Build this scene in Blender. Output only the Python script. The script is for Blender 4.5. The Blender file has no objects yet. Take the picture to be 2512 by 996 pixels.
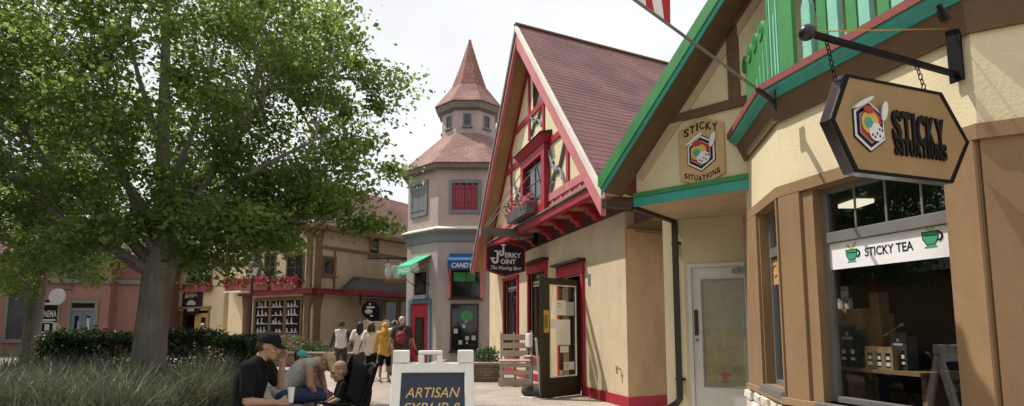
import bpy, bmesh, math, random
import numpy as np
from mathutils import Matrix, Vector
random.seed(7); np.random.seed(7)
R = math.radians
scn = bpy.context.scene
col = scn.collection
V = Vector
# ------------------------------------------------------------------ camera model (2512 x 996 photograph)
HCAM = 1.5; CX, CY = 1256.0, 640.0; FPX = 1441.0
PITCH = math.atan(160/1441.0); YAW = R(16)
CAM = V((0, 0, HCAM))
FWD = V((math.sin(YAW), math.cos(YAW), 0)); RGT = V((math.cos(YAW), -math.sin(YAW), 0))
def ray(px, py):
    x = (px-CX)/FPX; y = (CY-py)/FPX
    f = math.cos(PITCH)-y*math.sin(PITCH); u = math.sin(PITCH)+y*math.cos(PITCH)
    return FWD*f + RGT*x + V((0, 0, u))
def at(px, py, Z):
    "point seen at (px,py) at ground distance Z along the street view axis"
    r = ray(px, py); return CAM + r*(Z/(r.dot(FWD)))
def ground(px, py, z=0.0):
    r = ray(px, py); return CAM + r*((z-HCAM)/r.z)
def lz(lat, Z, z=0.0):
    return FWD*Z + RGT*lat + V((0, 0, z))
class Fr:
    "upright wall frame: local x runs right along the wall, local y into the wall, z up"
    def __init__(s, o, ang): s.o = V((o[0], o[1], 0)); s.a = ang
    @property
    def M(s): return Matrix.Translation(s.o) @ Matrix.Rotation(s.a, 4, 'Z')
    def uz(s, px, py, n=0.0):
        nv = V((math.sin(s.a), -math.cos(s.a), 0))
        r = ray(px, py); t = ((s.o + nv*n) - CAM).dot(nv)/r.dot(nv)
        p = s.M.inverted() @ (CAM + r*t); return p.x, p.z
    def u(s, px, n=0.0): return s.uz(px, 800, n)[0]
    def z(s, px, py, n=0.0): return s.uz(px, py, n)[1]
# ------------------------------------------------------------------ node helpers and materials
def nmat(name):
    m = bpy.data.materials.new(name); m.use_nodes = True
    nt = m.node_tree; nt.nodes.clear()
    o = nt.nodes.new('ShaderNodeOutputMaterial'); b = nt.nodes.new('ShaderNodeBsdfPrincipled')
    nt.links.new(b.outputs[0], o.inputs[0]); return m, nt, b, o
def N(nt, t, **k):
    n = nt.nodes.new(t)
    for a, v in k.items(): setattr(n, a, v)
    return n
def L(nt, a, b): nt.links.new(a, b)
def c4(c): return (c[0], c[1], c[2], 1)
def mul(c, k): return tuple(min(1, x*k) for x in c[:3])
def surf(name, c, rough=.7, var=.18, scale=3.0, fine=60.0, bump=.15, bumpd=.004, metal=0.0, spec=.4, streak=0.0, grime=.10):
    "painted / plastered surface: large blotches, fine grain, a little relief"
    m, nt, b, o = nmat(name)
    tc = N(nt, 'ShaderNodeTexCoord')
    n1 = N(nt, 'ShaderNodeTexNoise'); n1.inputs['Scale'].default_value = scale; n1.inputs['Detail'].default_value = 6
    n2 = N(nt, 'ShaderNodeTexNoise'); n2.inputs['Scale'].default_value = fine; n2.inputs['Detail'].default_value = 3
    L(nt, tc.outputs['Object'], n1.inputs['Vector']); L(nt, tc.outputs['Object'], n2.inputs['Vector'])
    add = N(nt, 'ShaderNodeMath', operation='ADD'); L(nt, n1.outputs[0], add.inputs[0]); L(nt, n2.outputs[0], add.inputs[1])
    src = add.outputs[0]
    if streak:
        mp = N(nt, 'ShaderNodeMapping'); mp.inputs['Scale'].default_value = (9, 9, .5)
        L(nt, tc.outputs['Object'], mp.inputs['Vector'])
        n3 = N(nt, 'ShaderNodeTexNoise'); n3.inputs['Scale'].default_value = 1.2; n3.inputs['Detail'].default_value = 4
        L(nt, mp.outputs[0], n3.inputs['Vector'])
        ma = N(nt, 'ShaderNodeMath', operation='MULTIPLY_ADD'); ma.inputs[1].default_value = streak
        L(nt, n3.outputs[0], ma.inputs[0]); L(nt, src, ma.inputs[2]); src = ma.outputs[0]
    rp = N(nt, 'ShaderNodeValToRGB')
    hi = 1.3+streak; rp.color_ramp.elements[0].position = .0; rp.color_ramp.elements[1].position = 1.0
    mr = N(nt, 'ShaderNodeMapRange'); mr.inputs[1].default_value = .6; mr.inputs[2].default_value = hi+.1
    L(nt, src, mr.inputs[0]); L(nt, mr.outputs[0], rp.inputs[0])
    rp.color_ramp.elements[0].color = c4(mul(c, 1-var)); rp.color_ramp.elements[1].color = c4(mul(c, 1+var))
    gm = N(nt, 'ShaderNodeMapping'); gm.inputs['Scale'].default_value = (1.7, 1.7, .7); L(nt, tc.outputs['Object'], gm.inputs['Vector'])
    gn = N(nt, 'ShaderNodeTexNoise'); gn.inputs['Scale'].default_value = 1.3; gn.inputs['Detail'].default_value = 10; gn.inputs['Roughness'].default_value = .68; L(nt, gm.outputs[0], gn.inputs['Vector'])
    gr = N(nt, 'ShaderNodeMapRange'); gr.inputs[1].default_value = .46; gr.inputs[2].default_value = .72; gr.inputs[3].default_value = 1; gr.inputs[4].default_value = 1-2*grime; L(nt, gn.outputs[0], gr.inputs[0])
    gs = N(nt, 'ShaderNodeVectorMath', operation='SCALE'); L(nt, rp.outputs[0], gs.inputs[0]); L(nt, gr.outputs[0], gs.inputs['Scale'])
    L(nt, gs.outputs[0], b.inputs['Base Color'])
    b.inputs['Roughness'].default_value = rough; b.inputs['Metallic'].default_value = metal
    b.inputs['Specular IOR Level'].default_value = spec
    if bump:
        bp = N(nt, 'ShaderNodeBump'); bp.inputs['Strength'].default_value = bump; bp.inputs['Distance'].default_value = bumpd
        L(nt, n2.outputs[0], bp.inputs['Height']); L(nt, bp.outputs[0], b.inputs['Normal'])
    return m
def woodm(name, c, rough=.65, var=.3, axis=2, sc=1.0):
    m, nt, b, o = nmat(name)
    tc = N(nt, 'ShaderNodeTexCoord'); mp = N(nt, 'ShaderNodeMapping')
    s = [22*sc, 22*sc, 22*sc]; s[axis] = 1.6*sc; mp.inputs['Scale'].default_value = s
    L(nt, tc.outputs['Object'], mp.inputs['Vector'])
    n = N(nt, 'ShaderNodeTexNoise'); n.inputs['Scale'].default_value = 1.6; n.inputs['Detail'].default_value = 7
    L(nt, mp.outputs[0], n.inputs['Vector'])
    n2 = N(nt, 'ShaderNodeTexNoise'); n2.inputs['Scale'].default_value = 2.3; L(nt, tc.outputs['Object'], n2.inputs['Vector'])
    ad = N(nt, 'ShaderNodeMath', operation='ADD'); L(nt, n.outputs[0], ad.inputs[0]); L(nt, n2.outputs[0], ad.inputs[1])
    mr = N(nt, 'ShaderNodeMapRange'); mr.inputs[1].default_value = .7; mr.inputs[2].default_value = 1.3; L(nt, ad.outputs[0], mr.inputs[0])
    rp = N(nt, 'ShaderNodeValToRGB'); rp.color_ramp.elements[0].color = c4(mul(c, 1-var)); rp.color_ramp.elements[1].color = c4(mul(c, 1+var))
    L(nt, mr.outputs[0], rp.inputs[0]); L(nt, rp.outputs[0], b.inputs['Base Color']); b.inputs['Roughness'].default_value = rough
    bp = N(nt, 'ShaderNodeBump'); bp.inputs['Strength'].default_value = .25; bp.inputs['Distance'].default_value = .004
    L(nt, n.outputs[0], bp.inputs['Height']); L(nt, bp.outputs[0], b.inputs['Normal'])
    return m
def shingle(name, c1, c2, mortar, w=.3, h=.14, bumpk=.6):
    m, nt, b, o = nmat(name)
    uv = N(nt, 'ShaderNodeUVMap'); uv.uv_map = 'UV'
    br = N(nt, 'ShaderNodeTexBrick'); br.offset = .5
    br.inputs['Scale'].default_value = 1; br.inputs['Brick Width'].default_value = w; br.inputs['Row Height'].default_value = h
    br.inputs['Mortar Size'].default_value = .012; br.inputs['Mortar Smooth'].default_value = .3; br.inputs['Bias'].default_value = 0
    br.inputs['Color1'].default_value = c4(c1); br.inputs['Color2'].default_value = c4(c2); br.inputs['Mortar'].default_value = c4(mortar)
    wn = N(nt, 'ShaderNodeTexNoise'); wn.inputs['Scale'].default_value = 2.2; wn.inputs['Detail'].default_value = 2; L(nt, uv.outputs[0], wn.inputs['Vector'])
    wa = N(nt, 'ShaderNodeVectorMath', operation='MULTIPLY_ADD'); wa.inputs[1].default_value = (.05, .035, 0); L(nt, wn.outputs['Color'], wa.inputs[0]); L(nt, uv.outputs[0], wa.inputs[2])
    L(nt, wa.outputs[0], br.inputs['Vector'])
    tc = N(nt, 'ShaderNodeTexCoord'); n = N(nt, 'ShaderNodeTexNoise'); n.inputs['Scale'].default_value = 1.1; n.inputs['Detail'].default_value = 8
    L(nt, tc.outputs['Object'], n.inputs['Vector'])
    mr = N(nt, 'ShaderNodeMapRange'); mr.inputs[1].default_value = .3; mr.inputs[2].default_value = .7; mr.inputs[3].default_value = .70; mr.inputs[4].default_value = 1.25
    L(nt, n.outputs[0], mr.inputs[0])
    mx = N(nt, 'ShaderNodeVectorMath', operation='SCALE'); L(nt, br.outputs[0], mx.inputs[0]); L(nt, mr.outputs[0], mx.inputs['Scale'])
    L(nt, mx.outputs[0], b.inputs['Base Color']); b.inputs['Roughness'].default_value = .85
    n2 = N(nt, 'ShaderNodeTexNoise'); n2.inputs['Scale'].default_value = 90; L(nt, tc.outputs['Object'], n2.inputs['Vector'])
    sb = N(nt, 'ShaderNodeMath', operation='MULTIPLY_ADD'); sb.inputs[1].default_value = .25
    inv = N(nt, 'ShaderNodeMath', operation='SUBTRACT'); inv.inputs[0].default_value = 1; L(nt, br.outputs['Fac'], inv.inputs[1])
    L(nt, n2.outputs[0], sb.inputs[0]); L(nt, inv.outputs[0], sb.inputs[2])
    bp = N(nt, 'ShaderNodeBump'); bp.inputs['Strength'].default_value = bumpk; bp.inputs['Distance'].default_value = .015
    L(nt, sb.outputs[0], bp.inputs['Height']); L(nt, bp.outputs[0], b.inputs['Normal'])
    return m
def leafm(name, ca, cb, trans=.4, rough=.5):
    m, nt, b, o = nmat(name)
    g = N(nt, 'ShaderNodeNewGeometry'); rp = N(nt, 'ShaderNodeValToRGB')
    rp.color_ramp.elements[0].color = c4(ca); rp.color_ramp.elements[1].color = c4(cb)
    tc = N(nt, 'ShaderNodeTexCoord'); cn = N(nt, 'ShaderNodeTexNoise'); cn.inputs['Scale'].default_value = 1.3; cn.inputs['Detail'].default_value = 4; L(nt, tc.outputs['Object'], cn.inputs['Vector'])
    cm = N(nt, 'ShaderNodeMapRange'); cm.inputs[1].default_value = .3; cm.inputs[2].default_value = .7; cm.inputs[3].default_value = -.4; cm.inputs[4].default_value = .4; L(nt, cn.outputs[0], cm.inputs[0])
    ca_ = N(nt, 'ShaderNodeMath', operation='MULTIPLY_ADD'); ca_.inputs[1].default_value = .7; L(nt, g.outputs['Random Per Island'], ca_.inputs[0])
    cb_ = N(nt, 'ShaderNodeMath', operation='ADD'); cb_.inputs[1].default_value = .15; L(nt, cm.outputs[0], cb_.inputs[0]); L(nt, cb_.outputs[0], ca_.inputs[2])
    L(nt, ca_.outputs[0], rp.inputs[0]); L(nt, rp.outputs[0], b.inputs['Base Color'])
    b.inputs['Roughness'].default_value = rough; b.inputs['Specular IOR Level'].default_value = .38
    t = N(nt, 'ShaderNodeBsdfTranslucent')
    hs = N(nt, 'ShaderNodeHueSaturation'); hs.inputs['Value'].default_value = 1.8; hs.inputs['Hue'].default_value = .485
    L(nt, rp.outputs[0], hs.inputs['Color']); L(nt, hs.outputs[0], t.inputs['Color'])
    mx = N(nt, 'ShaderNodeMixShader'); mx.inputs[0].default_value = trans
    L(nt, b.outputs[0], mx.inputs[1]); L(nt, t.outputs[0], mx.inputs[2]); L(nt, mx.outputs[0], o.inputs[0])
    return m
def glassm(name, tint=(.93, .95, .94), ior=1.5, add=.02, rough=0.0):
    "thin pane: clear transmission plus a Fresnel mirror"
    m, nt, b, o = nmat(name); nt.nodes.remove(b)
    t = N(nt, 'ShaderNodeBsdfTransparent'); t.inputs[0].default_value = c4(tint)
    g = N(nt, 'ShaderNodeBsdfGlossy'); g.inputs['Roughness'].default_value = rough; g.inputs[0].default_value = (.95, .97, 1, 1)
    f = N(nt, 'ShaderNodeFresnel'); gg = N(nt, 'ShaderNodeNewGeometry'); mi = N(nt, 'ShaderNodeMapRange'); mi.inputs[3].default_value = ior; mi.inputs[4].default_value = 1/ior; L(nt, gg.outputs['Backfacing'], mi.inputs[0]); L(nt, mi.outputs[0], f.inputs[0])
    a = N(nt, 'ShaderNodeMath', operation='ADD'); a.inputs[1].default_value = add; L(nt, f.outputs[0], a.inputs[0])
    mx = N(nt, 'ShaderNodeMixShader'); L(nt, a.outputs[0], mx.inputs[0]); L(nt, t.outputs[0], mx.inputs[1]); L(nt, g.outputs[0], mx.inputs[2])
    L(nt, mx.outputs[0], o.inputs[0]); return m
def plainm(name, c, rough=.6, metal=0.0, spec=.4): return surf(name, c, rough, .08, 4, 80, .05, .002, metal, spec)

M = {}
M['cream'] = surf('cream_stucco', (.68, .59, .39), .9, .10, 1.5, 45, .45, .007, streak=.2, grime=.05)
M['tan'] = surf('tan_stucco', (.43, .295, .165), .9, .14, 1.2, 40, .6, .008, streak=.12, grime=.13)  # on the gabled shop's side wall: front stucco with shade put in
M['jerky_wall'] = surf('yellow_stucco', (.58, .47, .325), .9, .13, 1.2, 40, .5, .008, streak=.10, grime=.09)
M['far_yellow'] = surf('far_yellow_stucco', (.68, .56, .37), .9, .12, .8, 30, .5, .01, streak=.3)
M['pinkwall'] = surf('tower_pink_stucco', (.42, .345, .32), .9, .10, .8, 30, .5, .01, streak=.4)
M['lowpink'] = surf('lower_tower_stucco', (.37, .32, .31), .9, .13, .8, 30, .5, .01, streak=.5)
M['rose'] = surf('rose_stucco', (.26, .135, .115), .9, .14, .8, 30, .5, .01, streak=.4)
M['red'] = surf('red_paint', (.34, .018, .040), .55, .16, 4, 60, .2, .004)
M['pinkred'] = surf('faded_red_paint', (.52, .17, .19), .6, .18, 5, 60, .2, .004)
M['brown'] = surf('brown_rough_board', (.255, .16, .083), .8, .20, 3, 70, .3, .004, streak=.9)
M['dkbrown'] = surf('dark_brown_board', (.135, .085, .045), .8, .18, 3, 60, .4, .005, streak=.4)
M['beam'] = woodm('weathered_beam', (.16, .14, .115), .8, .35, 1)
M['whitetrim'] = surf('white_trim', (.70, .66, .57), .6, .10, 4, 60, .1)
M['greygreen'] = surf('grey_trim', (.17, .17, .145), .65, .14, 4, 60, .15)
M['slate'] = surf('slate_blue_trim', (.17, .19, .20), .65, .14, 3, 60, .15)
M['bluetrim'] = surf('blue_trim', (.10, .16, .21), .6, .15, 3, 60, .15)
M['teal'] = surf('teal_paint', (.05, .33, .28), .5, .18, 5, 70, .2, .004)
M['ltteal'] = surf('light_teal_paint', (.22, .53, .42), .55, .16, 6, 60, .2, .004)
M['green'] = surf('green_paint', (.05, .24, .075), .5, .18, 5, 70, .2, .004)
M['maroon'] = surf('maroon_paint', (.26, .075, .07), .7, .2, 5, 90, .4, .004)
M['soffit'] = surf('soffit_paint', (.55, .42, .27), .8, .08, 2, 50, .1)
M['soffit_wood'] = surf('soffit_boards', (.40, .25, .12), .7, .2, 2, 50, .1, streak=.6)
M['roof_red'] = shingle('red_shingles', (.15, .07, .072), (.175, .088, .088), (.11, .052, .052), .9, .16, .25)
M['roof_tower'] = shingle('tower_shingles', (.23, .125, .108), (.28, .16, .14), (.15, .08, .07), .3, .2)
M['roof_spire'] = shingle('spire_shingles', (.20, .085, .07), (.26, .115, .095), (.09, .04, .035), .25, .24)
M['roof_brown'] = shingle('brown_shingles', (.22, .125, .105), (.27, .155, .13), (.12, .07, .06), .3, .2)
M['roof_dark'] = shingle('dark_shingles', (.05, .046, .042), (.07, .06, .055), (.03, .03, .03), .3, .16)
M['black'] = plainm('black_metal', (.006, .006, .0065), .55, 0, .12)
M['blackgloss'] = plainm('black_gloss', (.010, .010, .011), .3, 0, .5)
M['acrylic'] = plainm('black_acrylic_side', (.012, .012, .013), .16, 0, 1.0)
M['bronze'] = plainm('dark_bronze_metal', (.035, .028, .02), .45, .3)
M['greymetal'] = plainm('grey_metal', (.20, .205, .21), .4, .6)
M['alum'] = plainm('aluminium_frame', (.24, .24, .235), .45, .5)
M['brass'] = plainm('brass', (.50, .33, .10), .4, .8)
M['white'] = surf('white_plastic', (.78, .77, .73), .45, .05, 6, 80, .05)
M['whitedoor'] = surf('white_door_paint', (.70, .69, .65), .5, .07, 4, 80, .08)
M['paper'] = plainm('paper', (.72, .70, .66), .8)
M['banner'] = plainm('white_banner', (.74, .75, .77), .6)
M['orange'] = plainm('orange_banner', (.52, .30, .11), .6)
M['signtan'] = plainm('tan_sign_face', (.32, .215, .10), .6, 0, .2)
M['signtan2'] = plainm('tan_plaque', (.52, .35, .17), .7)
M['ink'] = plainm('black_ink', (.006, .006, .007), .6, 0, .2)
M['letter'] = plainm('white_lettering', (.72, .72, .70), .5)
M['letgrey'] = plainm('grey_lettering', (.42, .42, .40), .6)
M['chalk'] = plainm('yellow_lettering', (.62, .45, .17), .6)
M['navy'] = surf('navy_chalk_panel', (.028, .035, .060), .55, .2, 3, 50, .05)
M['gold'] = plainm('honey_yellow', (.62, .40, .08), .5)
M['logored'] = plainm('emblem_red', (.40, .03, .035), .5)
M['cupgreen'] = plainm('cup_green', (.04, .30, .17), .6)
M['sprout'] = plainm('sprout_green', (.32, .45, .08), .6)
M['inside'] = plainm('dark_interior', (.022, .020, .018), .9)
M['shutter'] = surf('dark_red_paint', (.24, .035, .05), .6, .2, 5, 60, .2, .004)
M['insidewood'] = woodm('shop_wood', (.22, .13, .06), .7)
M['crate'] = woodm('crate_wood', (.30, .19, .095), .75)
M['pallet'] = woodm('pallet_wood', (.42, .355, .275), .8, .25, 0)
M['stone'] = surf('white_stone', (.68, .62, .55), .9, .16, 6, 40, .9, .012)
M['brickwall'] = shingle('brick_planter', (.16, .11, .075), (.22, .15, .10), (.10, .08, .06), .22, .08)
M['deepred'] = surf('deep_red_door_paint', (.20, .008, .018), .5, .15, 4, 60, .2, .004)
M['crimson'] = surf('crimson_band', (.17, .022, .026), .6, .2, 4, 60, .2, .004)
M['greypane'] = surf('grey_reflecting_glass', (.06, .065, .075), .12, .5, 1.2, 20, 0, 0, 0, .6)  # grey-blue base colour stands in for the reflection in a dark pane
M['cap'] = surf('stone_cap', (.36, .32, .27), .85, .12, 4, 50, .4)
M['bark'] = woodm('grey_bark', (.20, .18, .155), .9, .35, 2, .5)
M['soil'] = surf('mulch', (.05, .035, .022), .95, .4, 8, 40, 1, .03)
M['glass'] = glassm('window_glass')
M['doorglass'] = glassm('bright_door_glass', (.92, .92, .86), 1.35, .0, .03)
M['darkglass'] = surf('dark_window_glass', (.012, .013, .014), .06, .1, 2, 30, 0, 0, 0, .6)
M['frost'] = surf('frosted_film', (.38, .35, .20), .35, .3, 1.6, 20, .02)
M['awn_green'] = surf('green_canvas', (.06, .42, .24), .8, .08, 5, 120, .2)
M['awn_blue'] = surf('blue_canvas', (.015, .08, .22), .8, .10, 5, 120, .2)
M['lantern'] = plainm('lantern_glass', (.55, .55, .52), .2)
M['goods'] = surf('shop_goods', (.42, .41, .38), .6, .6, 9, 25, 0)
M['logo_wing'] = plainm('emblem_white', (.70, .70, .68), .5)
M['flagred'] = plainm('flag_red', (.42, .02, .03), .8)
M['flagwhite'] = plainm('flag_white', (.74, .72, .70), .8)
M['flagblue'] = plainm('flag_blue', (.02, .035, .12), .8)
M['leaf'] = leafm('tree_leaves', (.060, .115, .020), (.17, .26, .066), .58)
M['leaf2'] = leafm('light_tree_leaves', (.075, .145, .024), (.17, .265, .055), .46)
M['hedge'] = leafm('hedge_leaves', (.022, .042, .012), (.055, .088, .022), .2)
M['grass'] = leafm('grass_blades', (.046, .058, .034), (.125, .136, .082), .25)
M['straw'] = leafm('dry_grass_stems', (.30, .24, .13), (.42, .35, .2), .2)
M['shrub'] = leafm('shrub_leaves', (.03, .06, .02), (.08, .13, .04), .25)
M['fl_red'] = leafm('red_petals', (.26, .008, .022), (.46, .035, .06), .2)
M['fl_pink'] = leafm('pink_petals', (.50, .06, .12), (.70, .25, .30), .2)
M['skin'] = surf('skin', (.33, .185, .13), .55, .08, 8, 60, .05)
M['skin2'] = surf('skin_light', (.38, .22, .16), .55, .08, 8, 60, .05)
M['denim'] = surf('blue_denim', (.035, .055, .105), .85, .25, 8, 22, .8, .012, 0, .15)
M['blacktee'] = surf('black_cotton', (.009, .009, .010), .9, .2, 8, 22, .8, .012, 0, .15)
M['greytop'] = surf('grey_cotton', (.36, .34, .30), .9, .12, 8, 22, .8, .012, 0, .15)
M['whitetee'] = surf('white_cotton', (.68, .63, .60), .9, .08, 8, 22, .8, .012, 0, .15)
M['mustard'] = surf('mustard_fleece', (.58, .35, .07), .9, .10, 8, 22, .8, .012, 0, .15)
M['charcoal'] = surf('charcoal_cotton', (.055, .055, .055), .9, .12, 8, 22, .8, .012, 0, .15)
M['redcloth'] = surf('red_nylon', (.22, .02, .03), .6, .3, 8, 80, .3)
M['hair_dark'] = woodm('dark_hair', (.02, .014, .010), .5, .5)
M['hair_brown'] = woodm('brown_hair', (.05, .025, .014), .5, .5)
M['hair_blond'] = woodm('blond_hair', (.36, .26, .13), .5, .4)
M['hair_fair'] = surf('cropped_fair_hair', (.25, .16, .10), .7, .15, 8, 90, .3)
M['hair_grey'] = woodm('grey_hair', (.45, .40, .32), .6, .3)
M['tealcap'] = surf('teal_cap_cotton', (.05, .36, .30), .85, .15, 8, 22, .8, .012, 0, .15)
M['shoe'] = plainm('pale_shoe', (.45, .43, .42), .7)
M['rubber'] = plainm('black_rubber', (.014, .014, .014), .8)

def lampm():
    m, nt, b, o = nmat('ceiling_light_panel'); b.inputs['Emission Color'].default_value = (1, .9, .68, 1); b.inputs['Emission Strength'].default_value = .9; return m
M['lightpanel'] = lampm()
# ------------------------------------------------------------------ mesh building helpers
class MB:
    def __init__(s, m=None): s.v = []; s.f = []; s.m = m or Matrix.Identity(4); s.smooth = set()
    def add(s, verts, faces, smooth=False):
        k = len(s.v); s.v += [tuple(s.m @ V(p)) for p in verts]
        for f in faces:
            if smooth: s.smooth.add(len(s.f))
            s.f.append(tuple(k+i for i in f))
        return s
    def poly(s, pts): return s.add(pts, [tuple(range(len(pts)))])
    def box(s, x0, x1, y0, y1, z0, z1):
        v = [(x, y, z) for x in (x0, x1) for y in (y0, y1) for z in (z0, z1)]
        return s.add(v, [(0, 1, 3, 2), (4, 6, 7, 5), (0, 4, 5, 1), (2, 3, 7, 6), (0, 2, 6, 4), (1, 5, 7, 3)])
    def bar(s, p0, p1, w, h, up=(0, 0, 1), ext=0.0):
        "square beam from p0 to p1; w across, h along 'up'"
        p0 = V(p0); p1 = V(p1); d = (p1-p0).normalized(); p0 = p0-d*ext; p1 = p1+d*ext
        sd = d.cross(V(up))
        if sd.length < 1e-4: sd = d.cross(V((1, 0, 0)))
        sd.normalize(); u2 = sd.cross(d).normalized()
        v = []
        for p in (p0, p1):
            for a, b in ((-1, -1), (1, -1), (1, 1), (-1, 1)): v.append(p+sd*(a*w/2)+u2*(b*h/2))
        return s.add(v, [(0, 1, 2, 3), (7, 6, 5, 4), (0, 4, 5, 1), (1, 5, 6, 2), (2, 6, 7, 3), (3, 7, 4, 0)])
    def tube(s, pts, rads, n=8):
        pts = [V(p) for p in pts]
        if not hasattr(rads, '__len__'): rads = [rads]*len(pts)
        v = []; f = []; ref = None
        for i, p in enumerate(pts):
            d = (pts[min(i+1, len(pts)-1)]-pts[max(i-1, 0)]).normalized()
            if ref is None: ref = V((1, 0, 0)) if abs(d.x) < .9 else V((0, 1, 0))
            a = (ref-d*ref.dot(d)).normalized(); ref = a; b = d.cross(a)
            for k in range(n):
                t = 2*math.pi*k/n; v.append(p+(a*math.cos(t)+b*math.sin(t))*rads[i])
        for i in range(len(pts)-1):
            for k in range(n):
                f.append((i*n+k, i*n+(k+1) % n, (i+1)*n+(k+1) % n, (i+1)*n+k))
        s.add(v, f, True)
        return s.add([v[k] for k in range(n)]+[v[(len(pts)-1)*n+k] for k in range(n)], [tuple(range(n-1, -1, -1)), tuple(range(n, 2*n))])
    def prism(s, pts, y0, y1):
        "outline in local x,z pushed through y"
        n = len(pts); v = [(x, y0, z) for x, z in pts]+[(x, y1, z) for x, z in pts]
        return s.add(v, [tuple(range(n)), tuple(range(2*n-1, n-1, -1))]+[(i, i+n, (i+1) % n+n, (i+1) % n) for i in range(n)])
    def flat(s, pts, z0, z1):
        "outline in local x,y pushed through z"
        n = len(pts); v = [(x, y, z0) for x, y in pts]+[(x, y, z1) for x, y in pts]
        return s.add(v, [tuple(range(n-1, -1, -1)), tuple(range(n, 2*n))]+[(i, (i+1) % n, (i+1) % n+n, i+n) for i in range(n)])
    def loft(s, rings, cap=True, smooth=False):
        n = len(rings[0]); v = [p for r in rings for p in r]; f = []
        for i in range(len(rings)-1):
            for k in range(n): f.append((i*n+k, i*n+(k+1) % n, (i+1)*n+(k+1) % n, (i+1)*n+k))
        s.add(v, f, smooth)
        if cap: s.add(list(rings[0])+list(rings[-1]), [tuple(range(n-1, -1, -1)), tuple(range(n, 2*n))])
        return s
    def lathe(s, prof, c=(0, 0, 0), n=16, smooth=True):
        rings = [[(c[0]+r*math.cos(2*math.pi*k/n), c[1]+r*math.sin(2*math.pi*k/n), c[2]+z) for k in range(n)] for r, z in prof]
        return s.loft(rings, True, smooth)
    def ball(s, c, r, n=12, rot=None):
        if not hasattr(r, '__len__'): r = (r, r, r)
        c = V(c); v = []; f = []; h = n//2
        for i in range(h+1):
            for k in range(n):
                a = math.pi*i/h; b = 2*math.pi*k/n
                sa = max(math.sin(a), 1e-3)
                p = V((r[0]*sa*math.cos(b), r[1]*sa*math.sin(b), r[2]*math.cos(a)))
                if rot is not None: p = rot @ p
                v.append(c+p)
        for i in range(h):
            for k in range(n): f.append((i*n+k, (i+1)*n+k, (i+1)*n+(k+1) % n, i*n+(k+1) % n))
        s.add(v, f, True)
        return s.add([v[k] for k in range(n)]+[v[h*n+k] for k in range(n)], [tuple(range(n)), tuple(range(2*n-1, n-1, -1))], True)
    def cap(s, p0, r0, p1, r1, n=10):
        "tapered limb with round ends"
        p0 = V(p0); p1 = V(p1); d = p1-p0; ln = d.length
        if ln < 1e-5: return s.ball(p0, max(r0, r1), n)
        d /= ln; pts = []; rr = []
        for a in (-80, -55, -25, 0): pts.append(p0+d*(r0*math.sin(R(a)))); rr.append(r0*math.cos(R(a)))
        for a in (0, 25, 55, 80): pts.append(p1+d*(r1*math.sin(R(a)))); rr.append(r1*math.cos(R(a)))
        return s.tube(pts, rr, n)
    def text(s, txt, x, z, w, h, y=0.0, ext=.004, off=0.0, shear=0.0, anchor='c'):
        "lettering in the local x,z plane facing -y, fitted into w by h around (x,z)"
        vs, fs = textmesh(txt, off, shear)
        xs = [p[0] for p in vs]; ys = [p[1] for p in vs]
        x0, x1, y0, y1 = min(xs), max(xs), min(ys), max(ys)
        sx = w/(x1-x0); sy = h/(y1-y0)
        out = [(x-w/2+(p[0]-x0)*sx, y-(ext if p[2] > 0 else 0), z-h/2+(p[1]-y0)*sy) for p in vs]
        return s.add(out, fs)
    def build(s, name, mat, parent=None, bevel=0.0, kind=None):
        me = bpy.data.meshes.new(name); me.from_pydata(s.v, [], s.f); me.validate()
        sm = s.smooth
        bm = bmesh.new(); bm.from_mesh(me)
        bmesh.ops.remove_doubles(bm, verts=bm.verts, dist=1e-5)
        bmesh.ops.recalc_face_normals(bm, faces=bm.faces)
        if bevel:
            es = [e for e in bm.edges if len(e.link_faces) == 2 and e.calc_face_angle(0) > R(35)]
            bmesh.ops.bevel(bm, geom=es, offset=bevel, segments=2, affect='EDGES', profile=.6, clamp_overlap=True)
        uvl = bm.loops.layers.uv.new('UV')
        for f in bm.faces:
            n = f.normal
            t = V((0, 0, 1)).cross(n)
            t = V((1, 0, 0)) if t.length < 1e-3 else t.normalized()
            b = n.cross(t)
            for lp in f.loops: lp[uvl].uv = (lp.vert.co.dot(t), lp.vert.co.dot(b))
        smooth = len(sm) > .5*max(1, len(s.f))
        for f in bm.faces: f.smooth = smooth
        for e in bm.edges:
            if len(e.link_faces) == 2 and e.calc_face_angle(0) > R(42): e.smooth = False
        bm.to_mesh(me); bm.free()
        me.materials.append(M[mat] if isinstance(mat, str) else mat)
        o = bpy.data.objects.new(name, me); col.objects.link(o)
        if parent: o.parent = parent
        if kind: o['kind'] = kind
        return o
_tc = {}
def textmesh(txt, off=0.0, shear=0.0):
    key = (txt, off, shear)
    if key not in _tc:
        cu = bpy.data.curves.new('lettering', 'FONT'); cu.body = txt; cu.extrude = .05; cu.offset = off; cu.shear = shear; cu.resolution_u = 3
        ob = bpy.data.objects.new('lettering', cu); col.objects.link(ob)
        bpy.context.view_layer.update()
        me = bpy.data.meshes.new_from_object(ob.evaluated_get(bpy.context.evaluated_depsgraph_get()))
        _tc[key] = ([tuple(v.co) for v in me.vertices], [tuple(p.vertices) for p in me.polygons])
        bpy.data.objects.remove(ob); bpy.data.meshes.remove(me); bpy.data.curves.remove(cu)
    return _tc[key]
def tag(o, label=None, cat=None, group=None, kind=None):
    if label: o['label'] = label
    if cat: o['category'] = cat
    if group: o['group'] = group
    if kind: o['kind'] = kind
    return o
def thing(name, label, cat, loc=(0, 0, 0), rz=0.0, group=None):
    o = bpy.data.objects.new(name, None); col.objects.link(o); o.empty_display_size = .2
    o.location = loc if len(loc) == 3 else (loc[0], loc[1], 0); o.rotation_euler = (0, 0, rz)
    return tag(o, label, cat, group)
def rel(root_fr, fr): return root_fr.M.inverted() @ fr.M
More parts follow.
